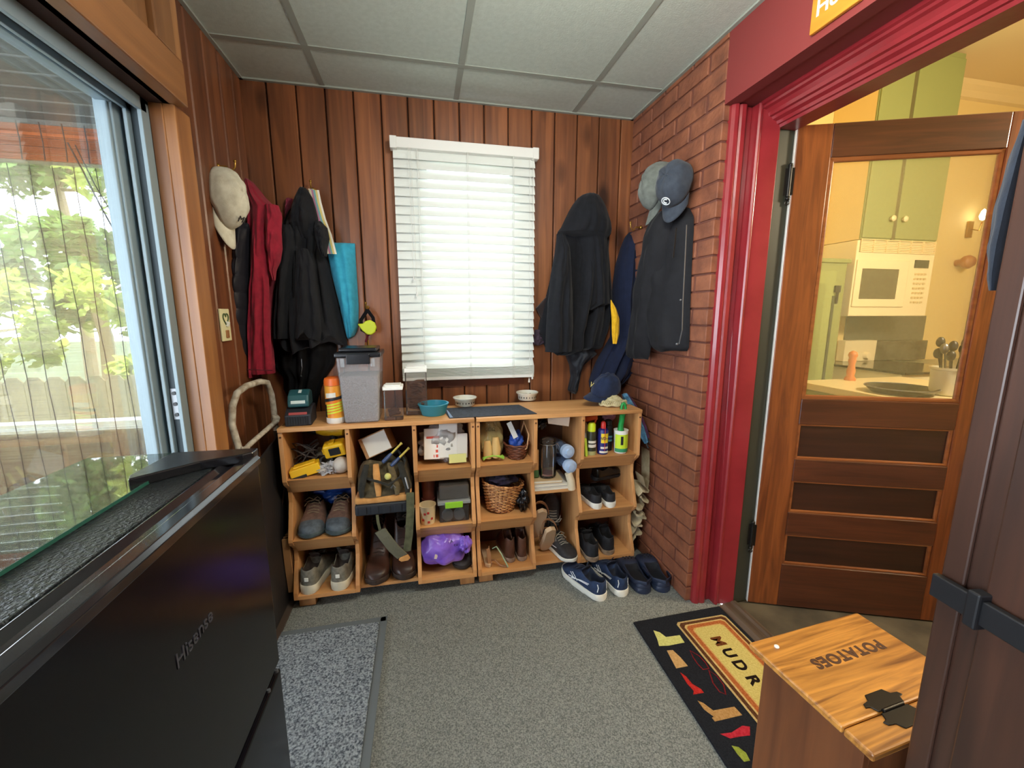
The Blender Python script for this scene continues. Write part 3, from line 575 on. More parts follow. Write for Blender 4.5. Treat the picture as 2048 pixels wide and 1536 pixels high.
# ================================================================ SHELF UNITS : two stepped cubby units side by side
ZT = .852; FY = 1.82; LIP = (.622, .342, .076)
prof = [(2.105, .834), (1.822, .834), (1.822, .615), (1.832, .598), (1.868, .568), (1.878, .548), (1.876, .50), (1.824, .350), (1.822, .336), (1.832, .318), (1.868, .288), (1.878, .268), (1.876, .22), (1.824, .092), (1.822, .058), (2.105, .058)]
def unit(label, xs, bins, midshelf):
    u = thing('cubby_shelf', label, 'shelf', ((xs[0]+xs[-1])/2, 1.96, 0), group=None)
    MB().box(xs[0]-.008, 1.815, .834, xs[-1]+.008, 2.11, ZT).build('top_board', SHELFW, u, bevel=.002)
    for x in xs:
        q = MB().prism(prof, x-.009, x+.009, 'x').build('upright', SHELFV, u, bevel=.0015)
        MB().cyl((0, 0, 0), .0045, .002, 10, 0, T(x, 1.8215, .812, pi/2)).build('screw_plug', mat('plug_dark', (96, 60, 34)), q, w=False).matrix_parent_inverse = Matrix.Translation(-u.location)
    for k, has in enumerate(bins):
        a, b = xs[k]+.009, xs[k+1]-.009
        if has:
            for j, z in enumerate(LIP):
                MB().box(a, 1.832, z-.016, b, 2.10, z).build('bin_floor', SHELFW, u)
                if z > .1: MB().prism([(1.821, z), (1.834, z+.0005), (1.890, z-.074), (1.878, z-.078)], a, b, 'x').build('bin_lip', SHELFW, u, bevel=.001)
                else: MB().box(a, 1.822, z-.018, b, 1.836, z+.001).build('bin_lip', SHELFW, u, bevel=.001)
        else:
            MB().box(a, 1.85, .058, b, 2.10, .074).build('base_board', SHELFW, u, bevel=.001)
            MB().box(a, 1.875, midshelf-.016, b, 2.10, midshelf).build('middle_shelf', SHELFW, u, bevel=.001)
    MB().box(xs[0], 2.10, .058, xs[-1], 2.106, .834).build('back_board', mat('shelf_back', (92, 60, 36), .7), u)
    for fx in (xs[0]+.035, xs[-1]-.035):
        for fy in (1.86, 2.05): MB().box(fx-.035, fy, 0, fx+.035, fy+.04, .058).build('foot', SHELFV, u, bevel=.002)
    return u
XL = (-.593, -.331, -.052, .209); XR = (.2325, .506, .744, 1.042)
unit('honey pine cubby unit at left, next to the refrigerator', XL, (1, 0, 1), .436)
unit('honey pine cubby unit at right, next to the brick wall', XR, (1, 0, 1), .446)

# ================================================================ WINDOW BLIND
bl = thing('window_blind', 'white slatted venetian blind on the panelled wall', 'blind', (.26, 2.2, .985))
BLW = mat('blind_white', (232, 236, 230), .45); nt = BLW.node_tree; b_ = nt.nodes['Principled BSDF']; tr = N(nt, 'ShaderNodeBsdfTranslucent'); tr.inputs[0].default_value = (.75, .8, .85, 1); xx = N(nt, 'ShaderNodeMixShader'); xx.inputs[0].default_value = .03
nt.links.new(b_.outputs[0], xx.inputs[1]); nt.links.new(tr.outputs[0], xx.inputs[2]); nt.links.new(xx.outputs[0], [n for n in nt.nodes if n.type == 'OUTPUT_MATERIAL'][0].inputs[0])
BX0, BX1 = -0.108, 0.592
BT = 2.096; BB = 0.975
MB().box(BX0-.008, 2.178, BT-.002, BX1+.012, 2.225, BT+.045).box(BX0-.012, 2.176, BT-.006, BX0+.02, 2.226, BT+.048).box(BX1-.016, 2.176, BT-.006, BX1+.016, 2.226, BT+.048).build('head_rail', WHITEP, bl, bevel=.003)
mb = MB(); ns = 25; z0 = BT-.022; z1 = BB+.085; sp = (z0-z1)/(ns-1)
def slat(mb, z, tilt, sag=0):
    rows = []
    for q in range(5):
        s = -.0255+.051*q/4; c_ = .0025*(1-(q/2-1)**2)
        rows.append([(BX0+(BX1-BX0)*i/8, 2.202-s*cos(tilt)-c_*sin(tilt), z-s*sin(tilt)+c_*cos(tilt)+sag*sin(i*1.9)) for i in range(9)])
    rows2 = [[(p[0], p[1]+.0024*sin(tilt), p[2]-.0024*cos(tilt)) for p in r] for r in rows]
    mb.grid(rows+rows2[::-1]+[rows[0]])
    for e in (0, 8): mb.add([r[e] for r in rows]+[r[e] for r in rows2[::-1]], [tuple(range(10))])
for i in range(ns):
    slat(mb, z0-sp*i, radians(66-(12 if i > 19 else 0)-(5 if i > 22 else 0)), .0006 if i < 16 else .0018)
for i in range(8): slat(mb, BB+.022+.0062*i, radians(3), .0012)
mb.build('slats', BLW, bl)
MB().box(BX0, 2.178, BB, BX1, 2.226, BB+.017).build('bottom_rail', WHITEP, bl, bevel=.003)
CORD = mat('blind_cord', (222, 222, 214), .7)
mb = MB()
for fx in (.16, .5, .83):
    x = BX0+(BX1-BX0)*fx; mb.tube([(x, 2.174, BT)]+[(x+.001*(k % 2), 2.174+.002*(k % 2), BT-(BT-BB)*k/12) for k in range(1, 13)], .0011, 5).tube([(x+.006, 2.174, BT), (x+.006, 2.174, BB)], .0009, 5)
mb.build('ladder_cord', CORD, bl)
for x, zt in ((BX0+.075, 1.484), (BX0+.088, 1.406), (BX1-.030, 0.948), (BX1-.012, 0.966)):
    c_ = MB().tube([(x-.004, 2.170, BT), (x-.001, 2.168, (BT+zt)/2), (x, 2.170, zt+.015)], .0011, 5).build('pull_cord', CORD, bl)
    MB().lathe([(0, 0), (.005, 0), (.0055, .004), (.0035, .016), (.004, .02), (0, .021)], (x, 2.170, zt), 12).build('tassel', WHITEP, c_, w=False, smooth=40).matrix_parent_inverse = Matrix.Translation(-bl.location)

# ================================================================ HANGING CLOTHES
def cloth(name, c, c2=None, rough=.9, b=(220, .4, .001), sheen=.12): return mat(name, c, rough, bump=b, sheen=sheen, c2=c2 or tuple(min(255, int(v*1.12)+2) for v in c), nz=(40, (1, 1, 1)), spec=.2)
BLK = cloth('black_fleece', (22, 23, 27), sheen=.08); BLK2 = cloth('black_softshell', (23, 23, 26), rough=.75, sheen=.05); BLK3 = cloth('black_coat', (12, 12, 15), sheen=0); NVY = cloth('navy_cloth', (21, 27, 48)); REDF = cloth('red_fleece', (128, 26, 44)); PUF = cloth('black_puffer', (30, 30, 36), rough=.45, sheen=0); TEAL = cloth('turquoise_canvas', (64, 172, 204), (54, 158, 190))
back = lambda Y: (lambda u, d, z: (u, Y-d, z))
BRASS = mat('brass', (170, 130, 60), .3, .8)
def hook(name, label, p, d):
    d = Vector(d); p = Vector(p); m = MB().tube([p, p+d*.03, p+d*.045+Vector((0, 0, -.018)), p+d*.06+Vector((0, 0, .0)), p+d*.062+Vector((0, 0, .02))], [.004, .004, .0035, .0035, .004], 8).ball(p+d*.062+Vector((0, 0, .022)), .006).ball(p, .010)
    return tag(m.build(name, BRASS, smooth=50), label, 'hook')
hook('coat_hook', 'small brass hook above the white cap on the panelled side wall', (-.755, 1.93, 1.885), (1, 0, 0))
hook('coat_hook', 'brass hook on the back wall holding the striped tote strap', (-0.481, 2.25, 1.9), (0, -1, 0))
hook('coat_hook', 'brass hook low on the back wall holding keys and a yellow lanyard', (-0.269, 2.25, 1.35), (0, -1, 0))
hook('coat_hook', 'brass hook beside the navy jacket in the brick corner', (1.15, 2.104, 1.769), (-1, 0, 0))

# hooded jacket + coat behind (back wall, left)
c0 = garment(back(2.24), [(1.261, -0.686, -0.444, 0.05), (1.206, -0.712, -0.433, 0.09), (1.142, -0.719, -0.426, 0.1), (1.062, -0.725, -0.443, 0.09), (1.005, -0.686, -0.485, 0.08), (0.948, -0.691, -0.512, 0.06), (0.848, -0.655, -0.55, 0.04)], 4, .5, 11, .02)
cb = tag(c0.build('coat', BLK3, smooth=60), 'long black coat hanging behind the hooded jacket left of the blind', 'coat', None)
j = thing('hooded_jacket', 'black hooded jacket hanging on the back wall between red fleece and turquoise tote', 'jacket', (-.45, 2.2, 1.1))
garment(back(2.236), [(1.824, -0.567, -0.476, 0.05), (1.788, -0.598, -0.471, 0.08), (1.759, -0.611, -0.465, 0.1), (1.723, -0.63, -0.433, 0.12), (1.686, -0.634, -0.425, 0.13), (1.653, -0.638, -0.426, 0.13), (1.627, -0.643, -0.432, 0.12), (1.597, -0.648, -0.44, 0.12), (1.553, -0.654, -0.434, 0.13), (1.477, -0.673, -0.424, 0.14), (1.401, -0.69, -0.41, 0.15), (1.324, -0.703, -0.397, 0.155), (1.245, -0.715, -0.384, 0.16), (1.194, -0.719, -0.375, 0.16), (1.17, -0.717, -0.372, 0.155)], 4.6, .5, 21, .03).build('body', BLK, j, smooth=60)
garment(back(2.150), [(1.878, -0.519, -0.492, 0.02), (1.867, -0.526, -0.483, 0.04), (1.839, -0.541, -0.468, 0.05), (1.797, -0.558, -0.458, 0.065), (1.756, -0.57, -0.451, 0.075), (1.721, -0.58, -0.447, 0.07), (1.686, -0.571, -0.455, 0.05), (1.658, -0.55, -0.475, 0.03)], 2.6, .3, 5).build('hood', BLK, j, smooth=60)
garment(back(2.125), [(1.71, -0.592, -0.552, 0.03), (1.665, -0.601, -0.536, 0.05), (1.596, -0.61, -0.545, 0.06), (1.497, -0.63, -0.566, 0.065), (1.396, -0.649, -0.578, 0.07), (1.294, -0.668, -0.586, 0.07), (1.206, -0.677, -0.597, 0.06)], 1.6, .3, 8).build('sleeve', BLK, j, smooth=60)
garment(back(2.125), [(1.733, -0.457, -0.433, 0.02), (1.705, -0.466, -0.408, 0.045), (1.657, -0.463, -0.402, 0.055), (1.614, -0.452, -0.414, 0.05), (1.579, -0.441, -0.419, 0.02)], 1.3, .3, 9).build('shoulder_fold', BLK, j, smooth=60)
garment(back(2.085), [(1.606, -0.537, -0.49, 0.02), (1.537, -0.547, -0.469, 0.03), (1.431, -0.56, -0.47, 0.04), (1.323, -0.57, -0.459, 0.045), (1.243, -0.579, -0.458, 0.045), (1.214, -0.585, -0.465, 0.04)], 1.8, .4, 33, .015).build('front_panel', BLK, j, smooth=60)
rc = tag(garment(back(2.245), [(1.852, -0.605, -0.574, 0.02), (1.815, -0.61, -0.588, 0.03), (1.772, -0.614, -0.595, 0.03), (1.721, -0.616, -0.606, 0.02)], 2, .3, 3).build('scarf', cloth('rose_scarf', (138, 52, 74)), smooth=60), 'small rose pink cloth showing beside the black jacket hood', 'scarf')
# zip pull seen below
MB().tube([(-0.568, 2.13, 1.107), (-0.567, 2.125, 1.066), (-0.576, 2.13, 1.03)], .0022, 5).ball((-0.576, 2.13, 1.025), .004).build('zip_pull', GREYM, cb)
# red fleece and puffer on the side wall
rf = thing('fleece_jacket', 'dark red fleece jacket hanging in the left corner', 'jacket', (-.62, 2.1, 1.0))
garment(back(2.13), [(1.897, -0.729, -0.718, 0.02), (1.884, -0.73, -0.7, 0.04), (1.856, -0.729, -0.677, 0.07), (1.823, -0.728, -0.655, 0.09), (1.791, -0.725, -0.625, 0.11), (1.765, -0.725, -0.595, 0.12), (1.724, -0.728, -0.598, 0.13), (1.676, -0.732, -0.606, 0.13), (1.607, -0.738, -0.607, 0.13), (1.566, -0.742, -0.612, 0.13), (1.523, -0.746, -0.629, 0.125), (1.481, -0.751, -0.638, 0.12), (1.431, -0.757, -0.657, 0.12), (1.323, -0.768, -0.674, 0.12), (1.214, -0.779, -0.682, 0.12), (1.102, -0.79, -0.683, 0.12), (1.046, -0.795, -0.684, 0.12)], 2.6, .42, 14, .004).build('body', REDF, rf, smooth=60)
garment(back(2.05), [(1.775, -0.639, -0.583, 0.03), (1.73, -0.644, -0.573, 0.05), (1.664, -0.648, -0.581, 0.055), (1.597, -0.656, -0.583, 0.055), (1.543, -0.654, -0.596, 0.045), (1.503, -0.645, -0.616, 0.035), (1.462, -0.636, -0.623, 0.015)], 1.5, .4, 4).build('sleeve', REDF, rf, smooth=60)
garment(back(2.035), [(1.711, -0.691, -0.639, 0.02), (1.62, -0.7, -0.638, 0.04), (1.487, -0.715, -0.644, 0.045), (1.358, -0.729, -0.65, 0.045), (1.219, -0.742, -0.659, 0.045), (1.08, -0.756, -0.662, 0.045), (1.056, -0.757, -0.655, 0.045)], 1.3, .35, 6).build('front_panel', REDF, rf, smooth=60)
MB().tube([(-0.74, 1.955, 1.084), (-0.688, 1.95, 1.081), (-0.641, 1.955, 1.077)], .0018, 5).build('hem_seam', mat('seam_red', (84, 14, 28), .9), rf)
pf = garment(back(2.04), [(1.697, -0.744, -0.697, 0.02), (1.671, -0.75, -0.697, 0.05), (1.618, -0.757, -0.702, 0.07), (1.566, -0.769, -0.707, 0.08), (1.459, -0.784, -0.716, 0.09), (1.323, -0.799, -0.73, 0.09), (1.184, -0.809, -0.745, 0.09), (1.092, -0.814, -0.756, 0.09), (1.028, -0.811, -0.775, 0.07), (1.013, -0.81, -0.782, 0.04)], 1.4, .15, 9, 0, 150, 40)
zs = [v.z for v in pf.v]
for v in pf.v:
    if v.y < 2.03: v.y += .011*abs(sin((v.z-1.0)*pi/.068))**.5*-1+.008
tag(pf.build('puffer_vest', PUF, smooth=60), 'quilted black puffer vest hanging under the white cap', 'vest')

# turquoise tote with striped strap
tt = thing('tote_bag', 'turquoise canvas tote bag with pastel striped strap', 'bag', (-.30, 2.2, 1.1))
garment(back(2.245), [(1.66, -0.418, -0.31, 0.01), (1.653, -0.439, -0.309, 0.03), (1.603, -0.439, -0.31, 0.05), (1.512, -0.428, -0.31, 0.065), (1.434, -0.414, -0.31, 0.07), (1.356, -0.4, -0.31, 0.07), (1.284, -0.389, -0.315, 0.065), (1.236, -0.382, -0.323, 0.055), (1.203, -0.377, -0.342, 0.035), (1.195, -0.373, -0.358, 0.02)], 1.6, .22, 3, 0, 40, 40, wr=.006).build('body', TEAL, tt, smooth=60)
def ribbon(mb, pts, wv, th=.002, m=0):
    pts = [Vector(p) for p in pts]; wv = Vector(wv)/2; nrm = Vector((0, -1, 0))*th
    mb.grid([[p-wv, p+wv, p+wv+nrm, p-wv+nrm] for p in pts], True, m, cap=True); return mb
STRP = [mat('stripe_%d' % i, c, .8) for i, c in enumerate(((222, 214, 190), (176, 120, 150), (120, 168, 170), (214, 196, 120), (232, 228, 214)))]
sp_ = [(-0.465, 2.175, 1.881), (-0.456, 2.165, 1.824), (-0.441, 2.16, 1.752), (-0.419, 2.155, 1.681), (-0.403, 2.155, 1.596)]
m = MB()
for k in range(5): ribbon(m, [Vector(p)+Vector(((k-2)*.0085, 0, 0)) for p in sp_], (.0085, 0, 0), m=k)
m.build('strap', STRP, tt)
m = MB()
for k in range(4): ribbon(m, [Vector((-0.475, 2.18, 1.886))+Vector(((k-2)*.006, 0, 0)), Vector((-0.467, 2.18, 1.817))+Vector(((k-2)*.006, 0, 0)), Vector((-0.453, 2.185, 1.73))+Vector(((k-2)*.006, 0, 0)), Vector((-0.435, 2.19, 1.618))+Vector(((k-2)*.006, 0, 0))], (.006, 0, 0), m=k)
m.build('strap', STRP, tt)

# black fleece on the back wall right of the blind
bf = thing('fleece_jacket', 'black fleece jacket hanging on the panelled wall between blind and corner', 'jacket', (.86, 2.2, 1.1))
garment(back(2.242), [(1.795, 0.773, 1.023, 0.08), (1.749, 0.73, 1.032, 0.11), (1.674, 0.721, 1.029, 0.12), (1.58, 0.711, 1.04, 0.13), (1.485, 0.689, 1.053, 0.14), (1.407, 0.67, 1.06, 0.14), (1.329, 0.649, 1.06, 0.14), (1.25, 0.631, 1.05, 0.14), (1.211, 0.626, 1.041, 0.14), (1.161, 0.656, 1.023, 0.13), (1.125, 0.67, 1.013, 0.12), (1.102, 0.674, 0.862, 0.09)], 4.2, .45, 44, .012).build('body', BLK, bf, smooth=60)
garment(back(2.15), [(1.933, 0.856, 0.9, 0.02), (1.925, 0.834, 0.921, 0.04), (1.907, 0.808, 0.938, 0.06), (1.872, 0.78, 0.961, 0.08), (1.837, 0.759, 0.976, 0.09), (1.793, 0.737, 0.995, 0.1), (1.758, 0.72, 1.001, 0.1), (1.731, 0.698, 0.997, 0.09), (1.715, 0.809, 0.978, 0.05), (1.661, 0.825, 0.98, 0.06), (1.553, 0.833, 0.993, 0.06), (1.433, 0.837, 1.002, 0.06), (1.372, 0.837, 1.008, 0.055), (1.338, 0.84, 0.911, 0.04)], 2.6, .3, 17, 0).build('hood_panel', BLK, bf, smooth=60)
garment(back(2.09), [(1.714, 0.677, 0.721, 0.02), (1.646, 0.674, 0.749, 0.045), (1.507, 0.648, 0.762, 0.06), (1.383, 0.636, 0.771, 0.06), (1.247, 0.629, 0.777, 0.06), (1.122, 0.626, 0.773, 0.05)], 1.6, .35, 19).build('sleeve', BLK, bf, smooth=60)
tag(MB().prism([(0.614, 1.349), (0.676, 1.415), (0.697, 1.388), (0.689, 1.231), (0.647, 1.29)], 2.225, 2.242, 'y').build('folded_bag', cloth('dark_brown_leather', (40, 32, 32), rough=.5), bevel=.004), 'dark folded bag corner sticking out beside the black fleece, near the blind', 'bag')
tag(garment(back(2.243), [(1.232, 0.611, 0.671, 0.015), (1.203, 0.604, 0.681, 0.02), (1.154, 0.598, 0.672, 0.02), (1.144, 0.61, 0.641, 0.01)], 1, .2, 2, rows=14).build('pouch', cloth('plum_pouch', (58, 44, 56))), 'dull plum pouch peeking out below the black fleece hem', 'bag')
tag(garment(back(2.235), [(1.141, 0.792, 0.944, 0.06), (1.09, 0.787, 0.979, 0.08), (1.029, 0.813, 0.894, 0.07), (0.968, 0.822, 0.879, 0.05), (0.886, 0.806, 0.866, 0.05), (0.864, 0.834, 0.861, 0.02)], 1.8, .35, 12, rows=40).build('umbrella', cloth('black_nylon', (24, 26, 32), rough=.5), smooth=60), 'folded black umbrella hanging below the black fleece', 'umbrella')
# navy jacket with yellow patch in the corner
nj = thing('navy_jacket', 'navy jacket with a yellow flash hanging down in the brick corner', 'jacket', (1.05, 2.1, .9))
garment(back(2.245), [(1.787, 1.169, 1.196, 0.03), (1.742, 1.128, 1.226, 0.06), (1.684, 1.104, 1.24, 0.09), (1.587, 1.077, 1.246, 0.11), (1.489, 1.065, 1.252, 0.12), (1.39, 1.063, 1.247, 0.12), (1.289, 1.063, 1.253, 0.12), (1.187, 1.062, 1.259, 0.12), (1.125, 1.026, 1.262, 0.12), (1.053, 0.984, 1.255, 0.12), (0.991, 0.959, 1.224, 0.13), (0.928, 0.939, 1.17, 0.12), (0.887, 0.946, 1.126, 0.1)], 4.0, .4, 51, .01).build('body', NVY, nj, smooth=60)
garment(back(2.12), [(1.392, 0.998, 1.001, 0.006), (1.348, 1.001, 1.033, 0.012), (1.291, 1.009, 1.055, 0.016), (1.214, 1.013, 1.058, 0.016), (1.156, 1.021, 1.046, 0.01)], 1, .2, 3, rows=24, wr=.004).build('yellow_flash', cloth('mustard_cloth', (232, 182, 40), (214, 160, 30)), nj, smooth=60)
# softshell on the brick wall
side = lambda X: (lambda u, d, z: (X-d, u, z))
ss = thing('softshell_jacket', 'black softshell jacket with zips hanging on the brick wall', 'jacket', (1.08, 1.75, 1.1))
garment(side(1.148), [(1.785, 1.731, 1.893, 0.03), (1.769, 1.683, 1.94, 0.06), (1.726, 1.649, 1.966, 0.08), (1.671, 1.643, 1.976, 0.09), (1.591, 1.642, 1.981, 0.09), (1.494, 1.638, 1.995, 0.09), (1.378, 1.632, 1.993, 0.09), (1.294, 1.626, 1.973, 0.09), (1.211, 1.619, 1.945, 0.09), (1.169, 1.619, 1.927, 0.085), (1.153, 1.63, 1.918, 0.07)], 1.8, .3, 61, .006).build('body', BLK2, ss, smooth=60)
garment(side(1.09), [(1.769, 1.708, 1.833, 0.03), (1.735, 1.709, 1.865, 0.05), (1.684, 1.714, 1.896, 0.065), (1.607, 1.732, 1.917, 0.07), (1.529, 1.752, 1.938, 0.07), (1.447, 1.781, 1.96, 0.07), (1.363, 1.804, 1.973, 0.07), (1.276, 1.816, 1.979, 0.07), (1.204, 1.825, 2.006, 0.065), (1.128, 1.837, 2.069, 0.05), (1.095, 1.851, 2.076, 0.03)], 1.2, .22, 63, .006).build('sleeve', BLK2, ss, smooth=60)
ZP = mat('zip_metal', (120, 122, 126), .3, .7)
MB().tube([(1.052, 1.56, 1.671), (1.05, 1.552, 1.534), (1.045, 1.54, 1.374), (1.045, 1.532, 1.253), (1.045, 1.546, 1.195)], .0022, 5).ball((1.04, 1.553, 1.194), .005).ball((1.042, 1.552, 1.375), .004).build('zip', ZP, ss)
MB().tube([(1.046, 1.623, 1.671), (1.046, 1.624, 1.623), (1.046, 1.631, 1.553)], .0035, 5).build('pocket_zip', mat('zip_black', (14, 14, 16), .4), ss)

# ================================================================ FOOTWEAR
def ss_(a, b, x): t = max(0, min(1, (x-a)/(b-a))); return t*t*(3-2*t)
def itab(tab, s):
    for (a, va), (b, vb) in zip(tab, tab[1:]):
        if s <= b: t = (s-a)/(b-a); t = t*t*(3-2*t) if False else t; return va+(vb-va)*t
    return tab[-1][1]
WT = [(0, 0), (.012, .34), (.04, .55), (.09, .68), (.2, .74), (.4, .76), (.55, .86), (.7, 1.0), (.82, .98), (.91, .80), (.97, .50), (.992, .25), (1, 0)]
def shoe(name, label, loc, rz, L=.275, W=.10, H=.085, toe=.048, sole=.024, cu=None, cl=None, cs=None, cx=None, open_=(.05, .40), laces=5, group=None, side=1, tilt=(0, 0), hts=None, extra=None, cat='shoe', tongue=True, heel_tab=None, toe_cap=None, stripe=None):
    root = thing(name, label, cat, loc, (tilt[0], tilt[1], rz), group)
    hts = hts or [(0, .72), (.02, 1.0), (.1, 1.0), (.2, .80), (.32, .86), (.42, 1.02), (.5, .92), (.6, .76), (.72, None), (.86, 'toe'), (.96, 't2'), (1, 't3')]
    tb = [(s, {None: (toe*1.22), 'toe': toe, 't2': toe*.8, 't3': toe*.45}.get(v, None) if (v is None or isinstance(v, str)) else H*v) for s, v in hts]
    X = lambda s: (s-.5)*L
    cy = lambda s: side*.05*W*sin(pi*min(1, s*1.1))
    rows = []; meta = []
    ss = [0, .008, .02, .04, .07, .1, .15, .2, .26, .32, .38, .42, .46, .5, .56, .62, .68, .74, .80, .86, .91, .95, .98, .993, 1]
    for s in ss:
        w = itab(WT, s)*W/2; h = max(itab(tb, s), sole+.004); d = ss_(open_[0]-.03, open_[0]+.01, s)*(1-ss_(open_[1], open_[1]+.05, s)); ins = sole+.010
        half = []
        for k in range(9):   # 8 outside bottom ... 0 centre
            q = {8: (1.0, 0), 7: (1.04, .3), 6: (1.0, .58), 5: (.88, .82), 4: (.72, .93), 3: (.52, .98), 2: (.35, 1.0), 1: (.18, 1.01), 0: (0, 1.015)}[k]
            yo, zo = w*q[0], sole+(h-sole)*q[1]
            c_ = {8: (1.0, sole), 7: (1.02, sole+(h-sole)*.35), 6: (.95, sole+(h-sole)*.72), 5: (.86, h-.002), 4: (.76, h), 3: (.68, h-.008), 2: (.66, (h+ins)/2), 1: (.45, ins), 0: (0, ins)}[k]
            half.append((yo*(1-d)+w*c_[0]*d, zo*(1-d)+c_[1]*d))
        ring = [(X(s), cy(s)-half[k][0], half[k][1]) for k in range(8, 0, -1)]+[(X(s), cy(s)+half[k][0], half[k][1]) for k in range(0, 9)]
        rows.append(ring); meta.append(d)
    def mf(i, j):
        if (meta[i]+meta[i+1])/2 > .5 and 4 <= j <= 11: return 1
        if toe_cap and ss[i] >= .80: return 2
        if toe_cap and (j <= 0 or j >= 15): return 2
        return 0
    MB().grid(rows, mf=mf).build('upper', [cu, cl, toe_cap or cu], root, w=False, smooth=70, sub=1)
    so = MB(); R = []
    for f, z in ((.90, 0), (1.05, .004), (1.10, sole*.5), (1.08, sole), (.9, sole+.002)):
        R.append([(X(s)*1.015, cy(s)+t*(itab(WT, s)*W/2*f+.0008), z+(.010*ss_(.78, 1, s) if z < sole*.9 else .004*ss_(.8, 1, s))+(-.004 if z > 0 and .3 < s < .6 else 0)) for t, lst in ((1, ss), (-1, ss[::-1])) for s in lst])
    so.grid(R, True, 0, cap=True).build('sole', cs, root, w=False, smooth=60)
    hz = lambda s: itab(tb, s)
    if laces:
        m = MB()
        for k in range(laces):
            s = open_[1]+.04+.26*k/laces; z = hz(s)+.004; yy = W*.17+.006*k*.3
            m.tube([(X(s), cy(s)-yy, z-.005), (X(s+.01), cy(s), z+.0015), (X(s+.02), cy(s)+yy, z-.005)], .0024, 5)
        s = open_[1]+.04; z = hz(s)+.006
        for q in (1, -1): m.tube([(X(s), 0, z), (X(s+.02), q*.018, z+.014), (X(s+.07), q*.034, z+.006), (X(s+.06), q*.02, z-.002), (X(s), 0, z)], .0021, 5).tube([(X(s), 0, z), (X(s+.05), q*.022, z), (X(s+.12), q*.034, z-.014)], .0019, 5)
        m.build('laces', cx, root, w=False, smooth=60)
    if tongue:
        s = open_[1]+.03; z = hz(s)
        MB().grid([[(X(s)+.012-.022*q-.003, y_*(.9+.2*q)+cy(s), z-.012+.032*q-(y_/.02)**2*.004) for y_ in (-.022, -.012, 0, .012, .022)] for q in (0, .35, .7, 1)]).build('tongue', cl, root, w=False, smooth=60, solid=.005)
    if heel_tab: MB().cbox((X(0)-.002, 0, H*.62), (.004, .018, .018)).build('heel_tab', heel_tab, root, w=False, bevel=.002)
    if stripe:
        m = MB()
        for t in (1, -1):
            for pa in stripe[1]: m.tube([(X(s), cy(s)+t*(itab(WT, s)*W/2*(1.05-.16*max(0, zf-.3)/.5)), sole+(hz(s)-sole)*zf) for s, zf in pa], .0022, 5)
        m.build('side_stripes', stripe[0], root, w=False)
    if extra: extra(root, X, cy, hz)
    return root
F_ = lambda *c: mat('shoe_%d_%d_%d' % c, c, .7, bump=(150, .4, .002), c2=tuple(int(v*.8) for v in c), nz=(60, (1, 1, 1)))
DK = mat('shoe_dark_lining', (28, 26, 28), .95); WS = mat('sole_white', (226, 226, 218), .6); LC = mat('lace_grey', (150, 146, 136), .8); CRS = mat('sole_cream', (206, 198, 176), .7)
BR = mat('brown_leather', (92, 56, 40), .45, c2=(66, 40, 30), nz=(18, (1, 1, 1)), bump=(60, .3, .002))
up = radians(90)
# floor: running shoes and clogs
ST = (mat('stripe_white', (226, 232, 236), .5), [[(.46, .15), (.52, .45), (.60, .80)], [(.52, .15), (.58, .45), (.64, .75)], [(.20, .70), (.38, .40), (.60, .12)], [(.22, .55), (.4, .3), (.66, .3)], [(.035, .25), (.03, .55), (.045, .8)]])
RUN = F_(32, 54, 92)
p = (0.737, 1.723, 0.0); shoe('running_shoe', 'navy running shoe with white stripes and thick white sole, nearer of the floor pair', (.735, 1.740, 0), radians(108), .285, .105, .098, .052, .032, RUN, F_(20, 30, 52), WS, F_(24, 36, 60), group=None, stripe=ST)
p = (0.873, 1.709, 0.0); shoe('running_shoe', 'navy running shoe with white sole, partly behind its mate, next to the clogs', (.868, 1.752, 0), radians(97), .285, .105, .098, .052, .032, RUN, F_(20, 30, 52), WS, F_(24, 36, 60), side=-1, stripe=ST)
CL = mat('clog_navy', (38, 48, 72), .5); CLI = mat('clog_inner', (16, 20, 30), .8)
chts = [(0, .60), (.02, .80), (.1, .78), (.25, .74), (.4, .80), (.5, .96), (.56, 1.06), (.62, 1.1), (.72, 1.06), (.86, .90), (.96, .7), (1, .4)]
def holes(root, X, cy, hz):
    m = MB()
    for s in (.70, .78, .86):
        for q in (-1, 0, 1): m.cyl((X(s), q*.018, hz(s)-.001), .0045, .003, 10)
    m.build('vent_holes', DK, root, w=False)
    a = MB().tube([(X(.5), .052, .045), (X(.35), .055, .050), (X(.12), .044, .052), (X(-.005), 0, .056), (X(.12), -.044, .052), (X(.35), -.055, .050), (X(.5), -.052, .045)], .005, 6, sq=2.0); a.build('heel_strap', CL, root, w=False, smooth=60)
for px_, a, lb in (((1.001, 1.722), 88, 'navy foam clog on the carpet next to the running shoes'), ((1.105, 1.712), 84, 'navy foam clog on the carpet closest to the brick wall')):
    shoe('clog', lb, (px_[0], px_[1]+.02, 0), radians(a), .275, .108, .062, .06, .026, CL, CLI, CL, None, (.04, .52), 0, tongue=False, hts=chts, extra=holes, tilt=(0, 0))
